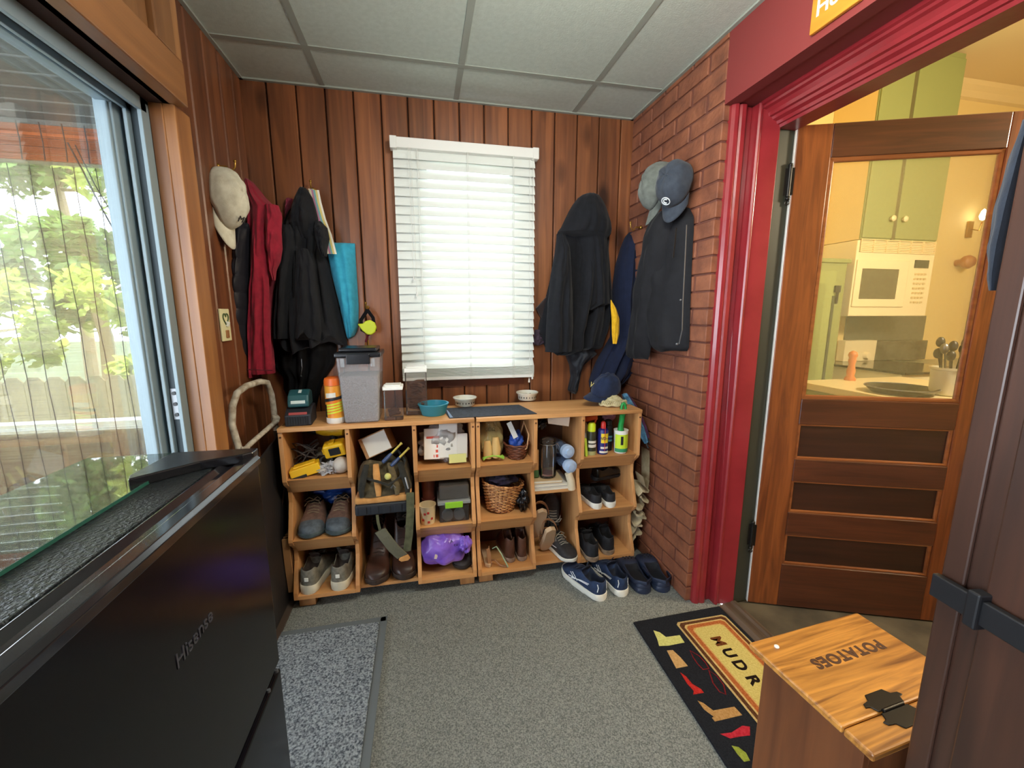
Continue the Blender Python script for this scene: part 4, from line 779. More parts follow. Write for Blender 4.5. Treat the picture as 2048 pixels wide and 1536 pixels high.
# left unit
BRU, GRB = F_(118, 88, 76), F_(84, 94, 104)
for x, lb, s in ((-.523, 'brown and slate hiking shoe at the left of the middle-left cubby, toe forward', 1), (-.398, 'brown and slate hiking shoe at the right of the middle-left cubby, toe forward', -1)):
    shoe('hiking_shoe', lb, (x, 1.955, .343), -up+.06*s, .275, .108, .115, .062, .022, BRU, DK, F_(70, 84, 88), F_(150, 130, 104), toe_cap=GRB, side=s)
for x, lb, s in ((-.522, 'grey walking sneaker, left one in the bottom cubby by the refrigerator', 1), (-.408, 'grey walking sneaker, right one in the bottom cubby by the refrigerator', -1)):
    shoe('sneaker', lb, (x, 1.965, .077), up-.06*s-.10, .28, .108, .120, .060, .040, F_(128, 124, 112), F_(74, 64, 60), CRS, F_(84, 80, 74), heel_tab=WS, side=s)
bh = [(0, .62), (.02, .9), (.06, 1.0), (.15, 1.0), (.25, .94), (.34, .98), (.40, .98), (.46, .66), (.52, .46), (.6, .38), (.7, .33), (.86, .28), (.96, .22), (1, .12)]
BOOT = mat('boot_leather', (72, 46, 38), .4, c2=(48, 32, 28), nz=(14, (1, 1, 1)), bump=(50, .4, .003))
shoe('boot', 'dark brown leather work boot on the left under the tool bag', (-.252, 1.965, .075), -up, .29, .108, .245, .062, .03, BOOT, DK, F_(60, 44, 36), F_(60, 46, 38), (.05, .36), 6, hts=bh, cat='boot')
shoe('boot', 'dark brown leather work boot on the right under the tool bag, strap hanging into it', (-.128, 1.975, .075), -up+.05, .29, .108, .245, .062, .03, BOOT, DK, F_(60, 44, 36), F_(60, 46, 38), (.05, .36), 6, hts=bh, cat='boot', side=-1)
shoe('shoe', 'dark shoe under the purple bag in the bottom cubby', (.155, 1.985, .077), -up, .26, .095, .085, .05, .02, F_(54, 48, 50), DK, F_(40, 36, 38), F_(50, 44, 44))
# right unit
for x, lb, s in ((.395, 'worn brown leather ankle shoe beside the pale sandal strap', 1), (.462, 'worn brown leather ankle shoe against the cubby divider', -1)):
    shoe('ankle_shoe', lb, (x, 1.99, .077), up+.04*s, .235, .073, .13, .05, .02, BR, F_(120, 84, 60), F_(150, 126, 108), F_(80, 52, 40), (.05, .40), 5, side=s)
PL_ = mat('patent_black', (20, 20, 22), .25)
for x, lb, s in ((.835, 'black slip-on with white ribbed sole, left one in the middle right cubby', 1), (.915, 'black slip-on with white ribbed sole, right one in the middle right cubby', -1)):
    shoe('slip_on_shoe', lb, (x, 1.95, .343), up+.03*s, .25, .082, .075, .045, .028, F_(34, 36, 42), DK, WS, None, (.05, .5), 0, side=s, tongue=False)
shoe('shoe', 'shiny black shoe lying across the back of the middle right cubby', (.955, 2.0, .44), radians(20), .19, .085, .07, .045, .02, PL_, DK, F_(28, 28, 30), None, (.05, .5), 0, tongue=False, tilt=(radians(8), 0))
for x, lb, s in ((.822, 'black sneaker with tan sole edge, left one in the bottom right cubby', 1), (.925, 'black sneaker with tan sole edge, right one in the bottom right cubby', -1)):
    shoe('sneaker', lb, (x, 1.965-(.04 if s == 1 else 0), .077), up-.10, .275, .095, .10, .05, .024, F_(30, 32, 38), DK, F_(160, 138, 116), F_(30, 32, 38), side=s)
shoe('trainer', 'black trainer with white toe lying low in the open middle bay of the right unit', (.665, 1.915, .078), -up+.35, .25, .09, .085, .05, .022, F_(44, 44, 48), DK, WS, LC, stripe=(ST[0], [[(.30, .6), (.45, .3), (.60, .55)]]))
shoe('trainer', 'black mesh trainer standing on its heel behind the tan sandals', (.655, 2.045, .225), up, .24, .09, .085, .05, .022, F_(52, 48, 48), DK, F_(90, 86, 84), LC, tilt=(0, radians(-80)), side=1)
# sandals
TAN = mat('tan_leather', (176, 128, 88), .5, c2=(150, 104, 70), nz=(20, (1, 1, 1))); INS = mat('sandal_insole', (206, 170, 132), .7)
def sandal(label, loc, rot, cu=TAN):
    root = thing('sandal', label, 'sandal', loc, rot); L, W = .235, .08; ss = [i/16 for i in range(17)]
    o = [((s-.5)*L, W/2*itab(WT, s)) for s in ss]+[((s-.5)*L, -W/2*itab(WT, s)) for s in ss[::-1][1:-1]]
    MB().prism(o, 0, .022).build('sole', mat('sandal_sole', (196, 168, 136), .7), root, w=False, bevel=.003)
    MB().prism([(a*.93, b*.9) for a, b in o], .022, .025).build('insole', INS, root, w=False)
    for x, h, q in ((.055, .045, .0), (-.01, .06, .01), (-.075, .055, -.03)):
        pts = [(x+q*sin(t*pi), (W/2+.002)*cos(t*pi), .01+h*sin(t*pi)**.8) for t in [i/10 for i in range(11)]]
        MB().grid([[(a-.009, b, c), (a+.009, b, c), (a+.009, b, c+.002), (a-.009, b, c+.002)] for a, b, c in pts], True, cap=True).build('strap', cu, root, w=False, smooth=50)
    return root
sandal('tan leather strap sandal leaning upright against the bay divider, upper of the two', (.548, 1.905, .245), (radians(10), radians(62), radians(100)))
sandal('tan leather strap sandal, lower of the two leaning in the open bay', (.60, 1.885, .165), (radians(-14), radians(55), radians(84)))
sg = thing('sandal', 'pale green strapped sandal in the bottom cubby left of the brown shoes', 'sandal', (.315, 1.86, .078), (0, 0, 0))
SGN = mat('pale_green_strap', (150, 176, 150), .6)
MB().tube([(0.301, 1.86, 0.175), (0.319, 1.85, 0.189), (0.342, 1.84, 0.152), (0.364, 1.835, 0.103), (0.373, 1.83, 0.084)], .005, 6, sq=.5).build('strap', SGN, sg)
MB().tube([(0.374, 1.835, 0.08), (0.336, 1.85, 0.087), (0.313, 1.86, 0.111), (0.298, 1.88, 0.1)], .005, 6).build('strap', TAN, sg)
MB().prism([(.262, 1.865), (.285, 1.85), (.30, 1.87), (.31, 2.0), (.29, 2.06), (.262, 2.04)], .077, .095).build('sole', mat('sandal_sole', (196, 168, 136)), sg, bevel=.003)
MB().prism([(0.27, 0.172), (0.279, 0.171), (0.285, 0.189), (0.295, 0.131), (0.295, 0.063), (0.279, 0.066)], 1.86, 1.872, 'y').build('heel_strap', TAN, sg, bevel=.002)

# ================================================================ THINGS ON TOP OF THE SHELVES
def px_item(x, y): return None
C0 = (-0.526, 1.844, 0.852)
ch = thing('battery_charger', 'dark battery charger with a teal battery clipped on, at the left end of the shelf', 'charger', (C0[0]-.002, C0[1]+.055, .852), (0, 0, radians(4)))
CHB = mat('charger_black', (34, 36, 42), .5); TLB = mat('tool_teal', (28, 78, 84), .45)
MB().prism([(-.06, 0), (.065, 0), (.065, .075), (-.01, .075), (-.045, .055), (-.06, .048)], -.052, .052, 'x').build('base', CHB, ch, bevel=.006, w=False)
m = MB()
for i in range(9): m.box(-.042+i*.0095, -.062, .008, -.037+i*.0095, -.058, .042)
m.build('cooling_slots', mat('slot_black', (8, 8, 10), .6), ch, w=False)
MB().cbox((0, -.0535, .052), (.07, .003, .013), (radians(-25), 0, 0)).build('label', mat('label_red', (150, 56, 52), .5), ch, w=False)
MB().prism([(-.035, .075), (.062, .075), (.058, .135), (.02, .145), (-.02, .125), (-.034, .10)], -.042, .042, 'x').build('battery', TLB, ch, bevel=.008, w=False, seg=3)
MB().cbox((0, -.033, .098), (.055, .004, .013), (radians(-12), 0, 0)).cbox((.005, .0, .1385), (.012, .02, .003), (radians(25), 0, 0)).build('sticker', mat('label_pale', (196, 210, 206), .5), ch, w=False)
C1 = (-0.384, 1.847, 0.852); cx_, cy_ = C1[0]+.002, C1[1]+.035
wc = thing('wipes_canister', 'orange and white wipes canister with black and yellow label', 'canister', (cx_, cy_, .852))
ORG = mat('label_orange', (232, 126, 36), .4, c2=(240, 176, 60), nz=(14, (1, 1, 1)))
MB().lathe([(0, 0), (.036, 0), (.039, .004), (.039, .026), (.038, .165), (0, .166)], (cx_, cy_, .852), 32, mf=lambda i, j: 1 if i == 3 else 0).build('body', [WHITEP, ORG], wc, smooth=40)
MB().lathe([(0, 0), (.0395, 0), (.0395, .02), (.036, .03), (.02, .036), (0, .036)], (cx_, cy_, 1.018), 32).build('lid', mat('lid_orange', (226, 106, 34), .4), wc, smooth=50)
def wrap(root, name, cx, cy, r, z0, z1, a0, a1, mt, n=14, tw=0):
    rows = [[(cx+r*sin(a0+(a1-a0)*i/n), cy-r*cos(a0+(a1-a0)*i/n), z+tw*i/n) for i in range(n+1)] for z in (z0, z1)]
    rows2 = [[(cx+(r+.0006)*sin(a0+(a1-a0)*i/n), cy-(r+.0006)*cos(a0+(a1-a0)*i/n), z+tw*i/n) for i in range(n+1)] for z in (z0, z1)]
    return MB().grid([rows[0], rows[1], rows2[1], rows2[0], rows[0]]).build(name, mt, root, smooth=40)
LBK = mat('label_black', (30, 30, 32), .5); LYL = mat('label_yellow', (214, 222, 60), .5); LBW = mat('label_white', (226, 222, 210), .5)
wrap(wc, 'label_band', cx_, cy_, .0388, .945, .958, -1.3, 1.3, LBK, tw=.018)
for k in range(4): wrap(wc, 'label_stripe', cx_, cy_, .0388, .892+k*.012, .899+k*.012, -.9, 1.3, LYL, tw=.016)
wrap(wc, 'label_strip', cx_, cy_, .0388, .880, .935, -1.25, -.85, LBK)
def ctext(body, size, cx, cy, r, z, mt, root, sx=1): return text('lettering', body, size, frame((cx, cy-r-.001, z), (1, 0, 0), (0, -1, 0)), mt, root, sx=sx)
wrap(wc, 'label_block', cx_, cy_, .0388, .965, .985, -.85, .3, LBW, tw=.004)
# clear food bin
C2 = (-0.285, 1.826, 0.852); bx_, by_ = -0.368, 1.83
pf_ = thing('pet_food_container', 'large clear tub of kibble with black clip lid', 'container', (C2[0]+.01, 1.91, .852))
x0, x1 = C2[0]-.056, C2[0]+.088; CLR = thin('clear_plastic', (200, 206, 212), .30, .15, .3)
def tub(xa, xb, ya, yb, z0, z1, fl): return [[(xa, ya, z0), (xb, ya, z0), (xb, yb, z0), (xa, yb, z0)], [(xa-fl, ya-fl, z1), (xb+fl, ya-fl, z1), (xb+fl, yb+fl, z1), (xa-fl, yb+fl, z1)]]
MB().grid(tub(x0, x1, 1.835, 1.985, .8525, 1.145, .016), True, cap=True).build('tub', CLR, pf_, bevel=.012, seg=3)
KIB = mat('kibble', (186, 166, 158), .9, c2=(150, 130, 122), nz=(260, (1, 1, 1)), bump=(260, 1, .006))
MB().grid(tub(x0+.003, x1-.003, 1.839, 1.981, .857, 1.06, .010), True, cap=True).build('kibble', KIB, pf_, bevel=.008)
BLKP = mat('lid_black', (26, 28, 32), .22)
MB().box(x0-.021, 1.812, 1.138, x1+.021, 2.006, 1.160).box(x0-.005, 1.83, 1.160, x1+.005, 1.99, 1.178).build('lid', BLKP, pf_, bevel=.007, seg=3)
MB().box(x0+.028, 1.806, 1.112, x1-.022, 1.816, 1.155).build('clip', BLKP, pf_, bevel=.003)
for a in (x0+.004, x1-.02): MB().box(a, 1.811, 1.10, a+.016, 1.818, 1.135).build('lug', CLR, pf_, bevel=.002)
# treats canisters
def canister(label, px, w, d, z1, lidh, inner, y0, n=8, sd=1):
    cx, cy = px; r = thing('treat_canister', label, 'canister', (cx, y0+d/2, .852)); a, b = cx-w/2, cx+w/2
    MB().box(a, y0, .8525, b, y0+d, z1-lidh).build('jar', thin('jar_clear', (150, 140, 140), .12, .05, .6), r, bevel=.006, seg=3)
    MB().box(a-.002, y0-.002, z1-lidh, b+.002, y0+d+.002, z1-.006).box(a+.006, y0+.006, z1-.006, b-.006, y0+d-.006, z1).build('lid', WHITEP, r, bevel=.004, seg=3)
    rn = random.Random(sd)
    for i in range(n):
        L = rn.uniform(.04, w*.85); zc = .86+.012+(z1-lidh-.88)*inner*i/n; q = rn.uniform(-.5, .5); an = rn.uniform(-.6, .6)
        MB().tube([(cx-L/2*cos(an), y0+d*.42-q*.02, zc-L/3*sin(an)), (cx+.004, y0+d*.42, zc+.006), (cx+L/2*cos(an), y0+d*.42+q*.02, zc+L/3*sin(an))], [.006, .008, .006], 6).build('treat', mat('treat_brown', (104, 68, 46), .8, c2=(70, 44, 32), nz=(50, (1, 1, 1))), r, smooth=60)
    return r
c3 = (-0.137, 1.85, 0.851); canister('small clear canister with white lid and a few chews, beside the kibble tub', (c3[0], 0), .082, .082, 1.011, .022, .25, 1.85, 4, 1)
c4 = (-0.038, 1.93, 0.863); canister('tall clear canister with white lid full of brown chews, under the blind', (c4[0], 0), .098, .098, 1.08, .026, .8, 1.93, 13, 2)
# bowls and mat
fmt = thing('feeding_mat', 'dark placemat lying along the shelf top under the two white pet bowls', 'mat', (.36, 1.93, .8525))
MB().prism([(.105, 1.835), (.515, 1.835), (.475, 2.04), (.085, 2.04)], .8525, .8555).build('pad', mat('placemat', (50, 56, 66), .85, c2=(30, 34, 40), nz=(90, (1, 1, 1)), bump=(160, .8, .003)), fmt, bevel=.001)
MB().prism([(.108, 1.84), (.122, 1.84), (.106, 1.99), (.10, 2.0)], .8556, .8562).build('pale_edge', mat('mat_pale', (120, 140, 166), .8), fmt)  # paler blue strip along the left edge of the pad
TB = mat('bowl_teal', (44, 132, 154), .4)
C5 = (0.038, 1.881, 0.852)
tb_ = thing('pet_bowl', 'teal plastic pet bowl on bare wood beside the canisters', 'bowl', (C5[0], C5[1]+.055, .8525))
MB().lathe([(0, .004), (.052, .0), (.055, .003), (.068, .046), (.072, .05), (.072, .054), (.064, .054), (.058, .014), (0, .010)], (C5[0], C5[1]+.055, .8525), 36).build('bowl', TB, tb_, smooth=50)
def catbowl(label, c, y_, k, food):
    r = thing('pet_bowl', label, 'bowl', (c[0], y_, .8557), group='white patterned pet bowls')
    BWL = mat('bowl_white', (222, 220, 206), .3)
    MB().lathe([(0, .002), (.046, 0), (.049, .003), (.052, .03), (.060, .036), (.061, .042), (.055, .043), (.046, .012), (0, .010)], (c[0], y_, .8557), 36).build('bowl', BWL, r, smooth=50)
    for i in range(9):
        a = -1.2+i*.3; sh = rnd.choice([(.004, .010), (.007, .006), (.003, .008)])
        MB().cbox((c[0]+.0508*sin(a), y_-.0508*cos(a), .873), (sh[0], .0012, sh[1]), (0, 0, a)).build('cat_motif', LBK, r)
    for i in range(14 if food else 6):
        a, q = rnd.uniform(0, 6.28), rnd.uniform(0, .036)
        MB().ball((c[0]+q*cos(a), y_+q*sin(a), .8557+.016+rnd.uniform(0, .010 if food else .004)), .006, 6).build('kibble', mat('kibble_dark', (120, 84, 66), .9), r)
catbowl('white pet bowl with little black cats, at the left end of the dark placemat', (0.201, 2.062, 0.856), 2.062+.025, 1, 0)
catbowl('white pet bowl with more kibble, at the right end of the dark placemat', (0.549, 2.139, 0.856), 2.139+.02, 2, 1)

# caps -----------------------------------------------------------------
def cap(label, loc, rot, mt, brim_m, sc=1.0, cat='cap', logo=None, lx=1.0, hz=.85, wy=.85):
    """x: brim direction, z: crown up"""
    r = thing('cap', label, cat, loc, rot); rows = []
    for i in range(11):
        f = i/10*pi/2; rr_ = cos(f)**.75*sc; z = .125*sin(f)*sc
        rows.append([(.098*lx*rr_*cos(a)*(1+.05*cos(a)), .080*wy*rr_*sin(a)+.005*sc*noise.noise(Vector((cos(a)*3, f*3, 7))), z*hz+.004*cos(6*a)*sin(2*f)*sc+.006*noise.noise(Vector((cos(a)*2, sin(a)*2, f*2)))) for a in [2*pi*j/36 for j in range(36)]])
    MB().grid(rows, True).build('crown', mt, r, w=False, smooth=60, solid=.002)
    br = []
    for i in range(7):
        q = i/6; br.append([(sc*lx*(.085*cos(a)+q*.082*cos(a*.9)), sc*wy*(.078*sin(a)*(1-.12*q)), sc*(-.006*q-.030*sin(a)**2*(.3+.7*q))+.002) for a in [radians(-62+124*j/14) for j in range(15)]])
    MB().grid(br).build('brim', brim_m, r, w=False, smooth=60, solid=.004)
    MB().ball((0, 0, .126*sc*hz), .006, 8, sz=.5).build('button', mt, r, w=False)
    if logo: logo(r)
    return r
CW = cloth('cap_white', (206, 202, 184), (190, 184, 164)); CG = cloth('cap_grey', (112, 116, 110), (96, 100, 94)); CN = cloth('cap_slate', (62, 68, 78), (52, 58, 68)); CNV = cloth('cap_navy', (34, 46, 74), (28, 38, 62))
def lg1(r):
    t = text('lettering', 'Mi', .034, frame((.099, -.004, .066), (0, 1, 0), (.7, 0, .8)), mat('cap_print', (50, 46, 46), .7), None, ext=.001); t.parent = r
def lg2(r):
    M = frame((.0965, .004, .055), (0, 1, 0), (1, 0, .55))
    MB().tube([M @ Vector((.017*cos(a), .017*sin(a), .001)) for a in [i*pi/10 for i in range(20)]], .0022, 6, closed=True).tube([M @ Vector((.009*cos(a), .009*sin(a), .001)) for a in [.6+i*.42 for i in range(11)]], .0028, 6).build('round_badge', mat('badge_white', (210, 216, 220), .6), r, w=False)
def orient(xd, zd):
    x = Vector(xd).normalized(); z = Vector(zd); z = (z-x*z.dot(x)).normalized(); y = z.cross(x); return Matrix(((x.x, y.x, z.x), (x.y, y.y, z.y), (x.z, y.z, z.z))).to_euler()
cap('white baseball cap hanging brim down on the side wall, black letters on front', (-0.735, 1.889, 1.761), orient((.14, -.10, -1), (.93, -.36, .1)), CW, CW, .92, logo=lg1, lx=1.28, hz=.82, wy=.8)
cap('slate grey cap with round white badge, hanging on top of the softshell jacket', (1.075, 1.688, 1.862), orient((-.22, -.10, -1), (-.86, -.45, .2)), CN, CN, .98, logo=lg2, lx=1.0, hz=.7, wy=.95)
cap('light grey cap hanging behind the slate cap with the badge', (1.085, 1.83, 1.895), orient((-.25, .25, -1), (-.96, .2, .2)), CG, CG, 1.0, lx=1.05, hz=.7, wy=.85)
cc = (0.982, 2.136, 0.852)
def lg3(r):
    t = text('lettering', 'V', .035, frame((.094, -.02, .052), (0, 1, 0), (1, 0, .5)), mat('embroidery_gold', (196, 180, 110), .7), None, ext=.001); t.parent = r
cap('navy cap lying on the right end of the shelf, brim pointing to the bowls', (0.931, 1.985, 0.919), orient((-.92, -.38, -.14), (.05, -.25, .97)), CNV, CNV, .92, logo=lg3, hz=.8)
# knitted hat
kx, ky = 0.947, 1.90
kh = MB()
for q in range(7):
    R_ = .062-.008*q; kh.tube([(kx+R_*1.15*cos(a), ky+.03+R_*.7*sin(a), .862+q*.0065+.003*sin(9*a+q*2)) for a in [i*pi/18 for i in range(36)]], .0065, 7, closed=True)
for q in range(16):
    a = -2.9+q*.17*1; kh.tube([(kx+.062*cos(a)+.008*cos(b), ky+.03+.042*sin(a)-.002, .872+.010*sin(b)) for b in [i*pi/5 for i in range(10)]], .0036, 6, closed=True)
tag(kh.build('knit_hat', cloth('cream_knit', (202, 192, 154), (176, 164, 124)), smooth=60), 'cream cable knit hat on the shelf corner beneath the navy cap', 'hat')

# keys and lanyard
kl = thing('lanyard', 'black and neon yellow lanyard pouch hanging from the low brass hook', 'lanyard', (-0.262, 2.2, 1.288))
MB().prism([(-0.312, 1.27), (-0.288, 1.271), (-0.272, 1.284), (-0.251, 1.289), (-0.23, 1.276), (-0.222, 1.252), (-0.23, 1.229), (-0.248, 1.215), (-0.268, 1.217), (-0.29, 1.236)], 2.165, 2.185, 'y').build('yellow_pouch', mat('neon_yellow', (206, 220, 44), .5), kl, bevel=.006, seg=3)
MB().tube([(-0.263, 2.19, 1.337), (-0.295, 2.18, 1.288), (-0.293, 2.18, 1.239), (-0.26, 2.175, 1.22), (-0.231, 2.18, 1.239), (-0.239, 2.19, 1.3), (-0.263, 2.19, 1.337)], .006, 6, closed=True, sq=1.6).build('strap', BLK3, kl, smooth=60)
MB().tube([(-0.278, 2.19, 1.184), (-0.287, 2.19, 1.157)], .003, 6).tube([(-0.268, 2.185, 1.189), (-0.268, 2.185, 1.147)], .004, 6).build('keys', BRASS, kl)
MB().tube([(-0.267, 2.19, 1.214), (-0.281, 2.19, 1.179)], .005, 6).build('tassel', cloth('maroon', (96, 26, 40)), kl)
# painted switch plate
sp2 = thing('switch_plate', 'cream light switch plate with painted floral heart on the side wall', 'switch', (-0.752, 1.829, 1.276))
so_ = Vector(sp2.location)
MB().box(-.755, so_.y-.038, so_.z-.062, -.748, so_.y+.038, so_.z+.062).build('plate', mat('cream_plate', (222, 214, 168), .4), sp2, bevel=.002)
hp = [(so_.y+.022*sin(t)**3, so_.z+.024+.0016*(13*cos(t)-5*cos(2*t)-2*cos(3*t)-cos(4*t))) for t in [i*2*pi/24 for i in range(24)]]
MB().tube([(-.747, a, b) for a, b in hp], .003, 6, closed=True).build('painted_heart', mat('leaf_paint', (70, 84, 50), .7), sp2)
MB().cbox((-.746, so_.y, so_.z-.035), (.006, .022, .030)).build('painted_pot', mat('pot_paint', (150, 100, 60), .7), sp2, bevel=.002)
MB().cbox((-.744, so_.y, so_.z+.004), (.016, .008, .018), (0, .4, 0)).build('toggle', WHITEP, sp2, bevel=.002)

# ================================================================ CUBBY CONTENTS
def blob(c, r, sd=1, amp=.3, n=22, fr=2.2):
    m = MB(); rows = []
    for i in range(n+1):
        f = pi*i/n-pi/2; rows.append([])
        for j in range(n*2):
            a = pi*j/n; d = Vector((cos(f)*cos(a), cos(f)*sin(a), sin(f))); k = 1+amp*(noise.noise(d*fr+Vector((sd*3.1, 0, 0)))-.6*abs(noise.noise(d*fr*2.3+Vector((0, sd*2.3, 0)))))
            rows[-1].append((c[0]+r[0]*d.x*k, c[1]+r[1]*d.y*k, max(c[2]-r[2], c[2]+r[2]*d.z*k)))
    return m.grid(rows, True)
YLW = mat('tool_yellow', (236, 188, 30), .45); SLK = mat('tool_black', (26, 26, 28), .5); CLB = thin('clear_bag', (226, 228, 230), .32, .12, .5)
z1 = .623
t = thing('power_drill', 'yellow and black cordless drill at the back of the top left cubby', 'drill', (-.44, 2.02, z1))
MB().tube([(-.50, 2.02, .78), (-.47, 2.01, .785), (-.40, 2.0, .785), (-.375, 1.995, .78)], [.014, .027, .030, .022], 14).build('motor_housing', YLW, t, smooth=50)
MB().tube([(-.54, 2.02, .78), (-.50, 2.02, .78)], [.008, .020], 12).build('chuck', SLK, t, smooth=40)
MB().tube([(-.425, 2.0, .775), (-.42, 2.01, .70), (-.415, 2.02, .665)], [.018, .016, .018], 10).build('grip', SLK, t, smooth=50); MB().box(-.46, 1.97, z1, -.375, 2.05, .665).build('battery', SLK, t, bevel=.006)
t = thing('battery_charger', 'yellow power tool charger with black slot at the right of the top left cubby', 'charger', (-.392, 1.90, .70), (radians(12), radians(-10), 0))
MB().box(-.045, -.03, 0, .045, .03, .062).build('body', YLW, t, w=False, bevel=.008); MB().box(-.022, -.034, .014, .024, -.028, .048).build('slot', SLK, t, w=False, bevel=.002); MB().box(-.052, -.02, .02, -.044, .02, .045).box(-.02, -.02, .062, .005, .02, .068).build('tab', YLW, t, w=False, bevel=.002)
t = thing('battery_pack', 'bright yellow box shaped battery pack lying at the front of the top left cubby', 'battery', (-.512, 1.872, z1+.004), (0, radians(-14), radians(8)))
MB().box(-.062, -.028, 0, .058, .032, .044).box(-.045, -.02, .044, .045, .024, .052).build('case', YLW, t, w=False, bevel=.004); MB().box(-.064, -.030, 0, .0, -.024, .012).build('terminal', SLK, t, w=False)
t = MB()
rn = random.Random(8); pts = []
for i in range(46): a = i*.75; pts.append((-.525+.048*cos(a)*(1+.25*sin(i*1.7)), 1.925+.03*sin(a), .705+.040*sin(a*1.13+1)+.02*cos(i*.6)))
P2 = []
for a, b in zip(pts, pts[1:]): P2 += [Vector(a), Vector(a).lerp(Vector(b), .5)+Vector((0, -.006, .004))]
tag(t.tube(P2, .0032, 6).build('cable', mat('cable_brown', (52, 44, 40), .6), smooth=60), 'tangled dark cable heaped at the left of the top left cubby', 'cable')
tag(blob((-.455, 1.96, .668), (.055, .04, .045), 4, .5).build('work_glove', cloth('grey_glove', (124, 120, 106), (96, 92, 80)), smooth=60), 'crumpled grey work glove in the middle of the top left cubby', 'glove')
tag(blob((-.425, 1.872, z1+.026), (.055, .034, .026), 5, .7, 26, 3.5).build('plastic_bag', thin('white_film', (228, 228, 232), .5, .15, .5), smooth=60), 'small crumpled clear plastic bag left of the baseball in the top left cubby', 'bag')
bb = thing('baseball', 'scuffed white baseball at the front right of the top left cubby', 'ball', (-.372, 1.868, z1+.001))
MB().ball((-.372, 1.868, z1+.037), .036, 18).build('cover', mat('ball_leather', (208, 200, 190), .7, c2=(176, 164, 150), nz=(14, (1, 1, 1))), bb, smooth=60)
for s in (1, -1): MB().tube([(-.372+.0365*cos(a)*cos(.7), 1.868-.0365*abs(cos(.5))*.97+abs(sin(a))*.012+.003, z1+.037+s*(.018+.010*cos(2*a))*1) for a in [radians(60+6*i) for i in range(11)]], .0009, 4).build('seam', mat('seam_thread', (170, 70, 60), .8), bb)
tag(MB().tube([(-.44+.026*cos(a), 1.90+.012*sin(a), .668+.022*sin(a)) for a in [i*pi/10 for i in range(20)]], .009, 8, closed=True).build('tape_roll', mat('tape_black', (44, 42, 44), .5), smooth=60), 'roll of dark tape standing above the plastic bag, top left cubby', 'tape')
tag(blob((-.44, 2.03, .47), (.10, .05, .055), 9, .5, 26, 3).build('plastic_bag', mat('blue_film', (18, 66, 140), .25, c2=(12, 44, 104), nz=(12, (1, 1, 1))), smooth=60), 'crumpled shiny blue plastic bag behind the hiking shoes', 'bag')
# open bay: tilted box, tool bag, wrenches
CARD = mat('cardboard', (170, 126, 84), .8, c2=(150, 108, 70), nz=(10, (1, 1, 1)))
t = thing('cardboard_box', 'cardboard box with a pale panel, tilted at the top of the open left bay', 'box', (-.215, 1.96, .665))
Mx = T(-.222, 1.96, .725, radians(-14), radians(-22), 0)
MB().box(-.062, -.07, -.052, .062, .09, .045, 0, Mx).build('carton', CARD, t, bevel=.002)
MB().box(-.046, -.0716, -.048, .060, -.070, .040, 0, Mx).build('panel', mat('box_panel_white', (206, 200, 188), .6), t)
tbg = thing('tool_bag', 'open tan and green canvas tool bag in the open left bay, strap hanging down', 'bag', (-.20, 1.93, .437))
KH = cloth('khaki_canvas', (104, 92, 68), (70, 62, 46)); TNC = cloth('tan_canvas', (206, 152, 92), (190, 136, 78)); OLV = cloth('olive_web', (92, 94, 70), (76, 78, 58)); DKC = cloth('charcoal_canvas', (50, 50, 46), (38, 38, 36))
MB().box(-.318, 1.80, .438, -.07, 2.05, .490).build('moulded_base', mat('bag_base_black', (34, 38, 46), .5), tbg, bevel=.010, seg=3)
m = MB()
for i in range(5): m.box(-.30+i*.05, 1.796, .446, -.268+i*.05, 1.804, .480)
m.build('base_ribs', mat('bag_base_black', (34, 38, 46)), tbg, bevel=.002)
MB().box(-.318, 1.802, .490, -.075, 2.045, .522).build('tan_band', TNC, tbg, bevel=.012, seg=3)
rows = []
for z, gx_, gy_ in ((.522, .118, .118), (.55, .120, .112), (.60, .112, .085), (.635, .098, .06), (.655, .085, .04), (.635, .078, .034), (.58, .07, .03)):
    rows.append([(-.197+gx_*(abs(cos(a))**.7)*(1 if cos(a) > 0 else -1)+.006*sin(5*a+z*40), 1.925+gy_*(abs(sin(a))**.7)*(1 if sin(a) > 0 else -1)+.010*sin(4*a+z*60), z+.012*sin(3*a+2)*(z > .56)) for a in [2*pi*j/56 for j in range(56)]])
MB().grid(rows, True).build('body', KH, tbg, smooth=60, solid=.003)
for i, (xa, xb, mt_) in enumerate(((-.265, -.285, DKC), (-.225, -.215, TNC), (-.165, -.135, KH), (-.12, -.09, DKC))):
    MB().tube([(xa, 1.855, .655), (xa*.6+xb*.4, 1.822, .62), (xb, 1.808, .56), (xb, 1.804, .525)], [.012, .015, .014, .010], 8, sq=.45).build('flap', mt_, tbg, smooth=60)
MB().tube([(-.27, 1.84, .60), (-.22, 1.805, .595), (-.17, 1.80, .575), (-.12, 1.82, .60), (-.10, 1.87, .655), (-.13, 1.92, .69), (-.17, 1.90, .68)], [.009]*7, 8, sq=.5).build('carry_handle', DKC, tbg, smooth=60)
MB().tube([(-.16, 1.80, .56), (-.15, 1.796, .575), (-.14, 1.80, .56)], .004, 6).build('clasp', GREYM, tbg, smooth=50); MB().tube([(-.098, 1.812, .60), (-.092, 1.805, .575), (-.086, 1.80, .55)], .004, 6).build('clasp', GREYM, tbg, smooth=50)
m = MB(); ribbon(m, [(-.079, 1.792, .535), (-.081, 1.787, .45), (-.092, 1.784, .33), (-.105, 1.79, .255)], (.034, 0, 0)); m.build('strap', OLV, tbg)
m = MB(); ribbon(m, [(-.225, 1.80, .44), (-.222, 1.795, .405), (-.215, 1.79, .37)], (.012, .0, 0)); m.build('strap', OLV, tbg)
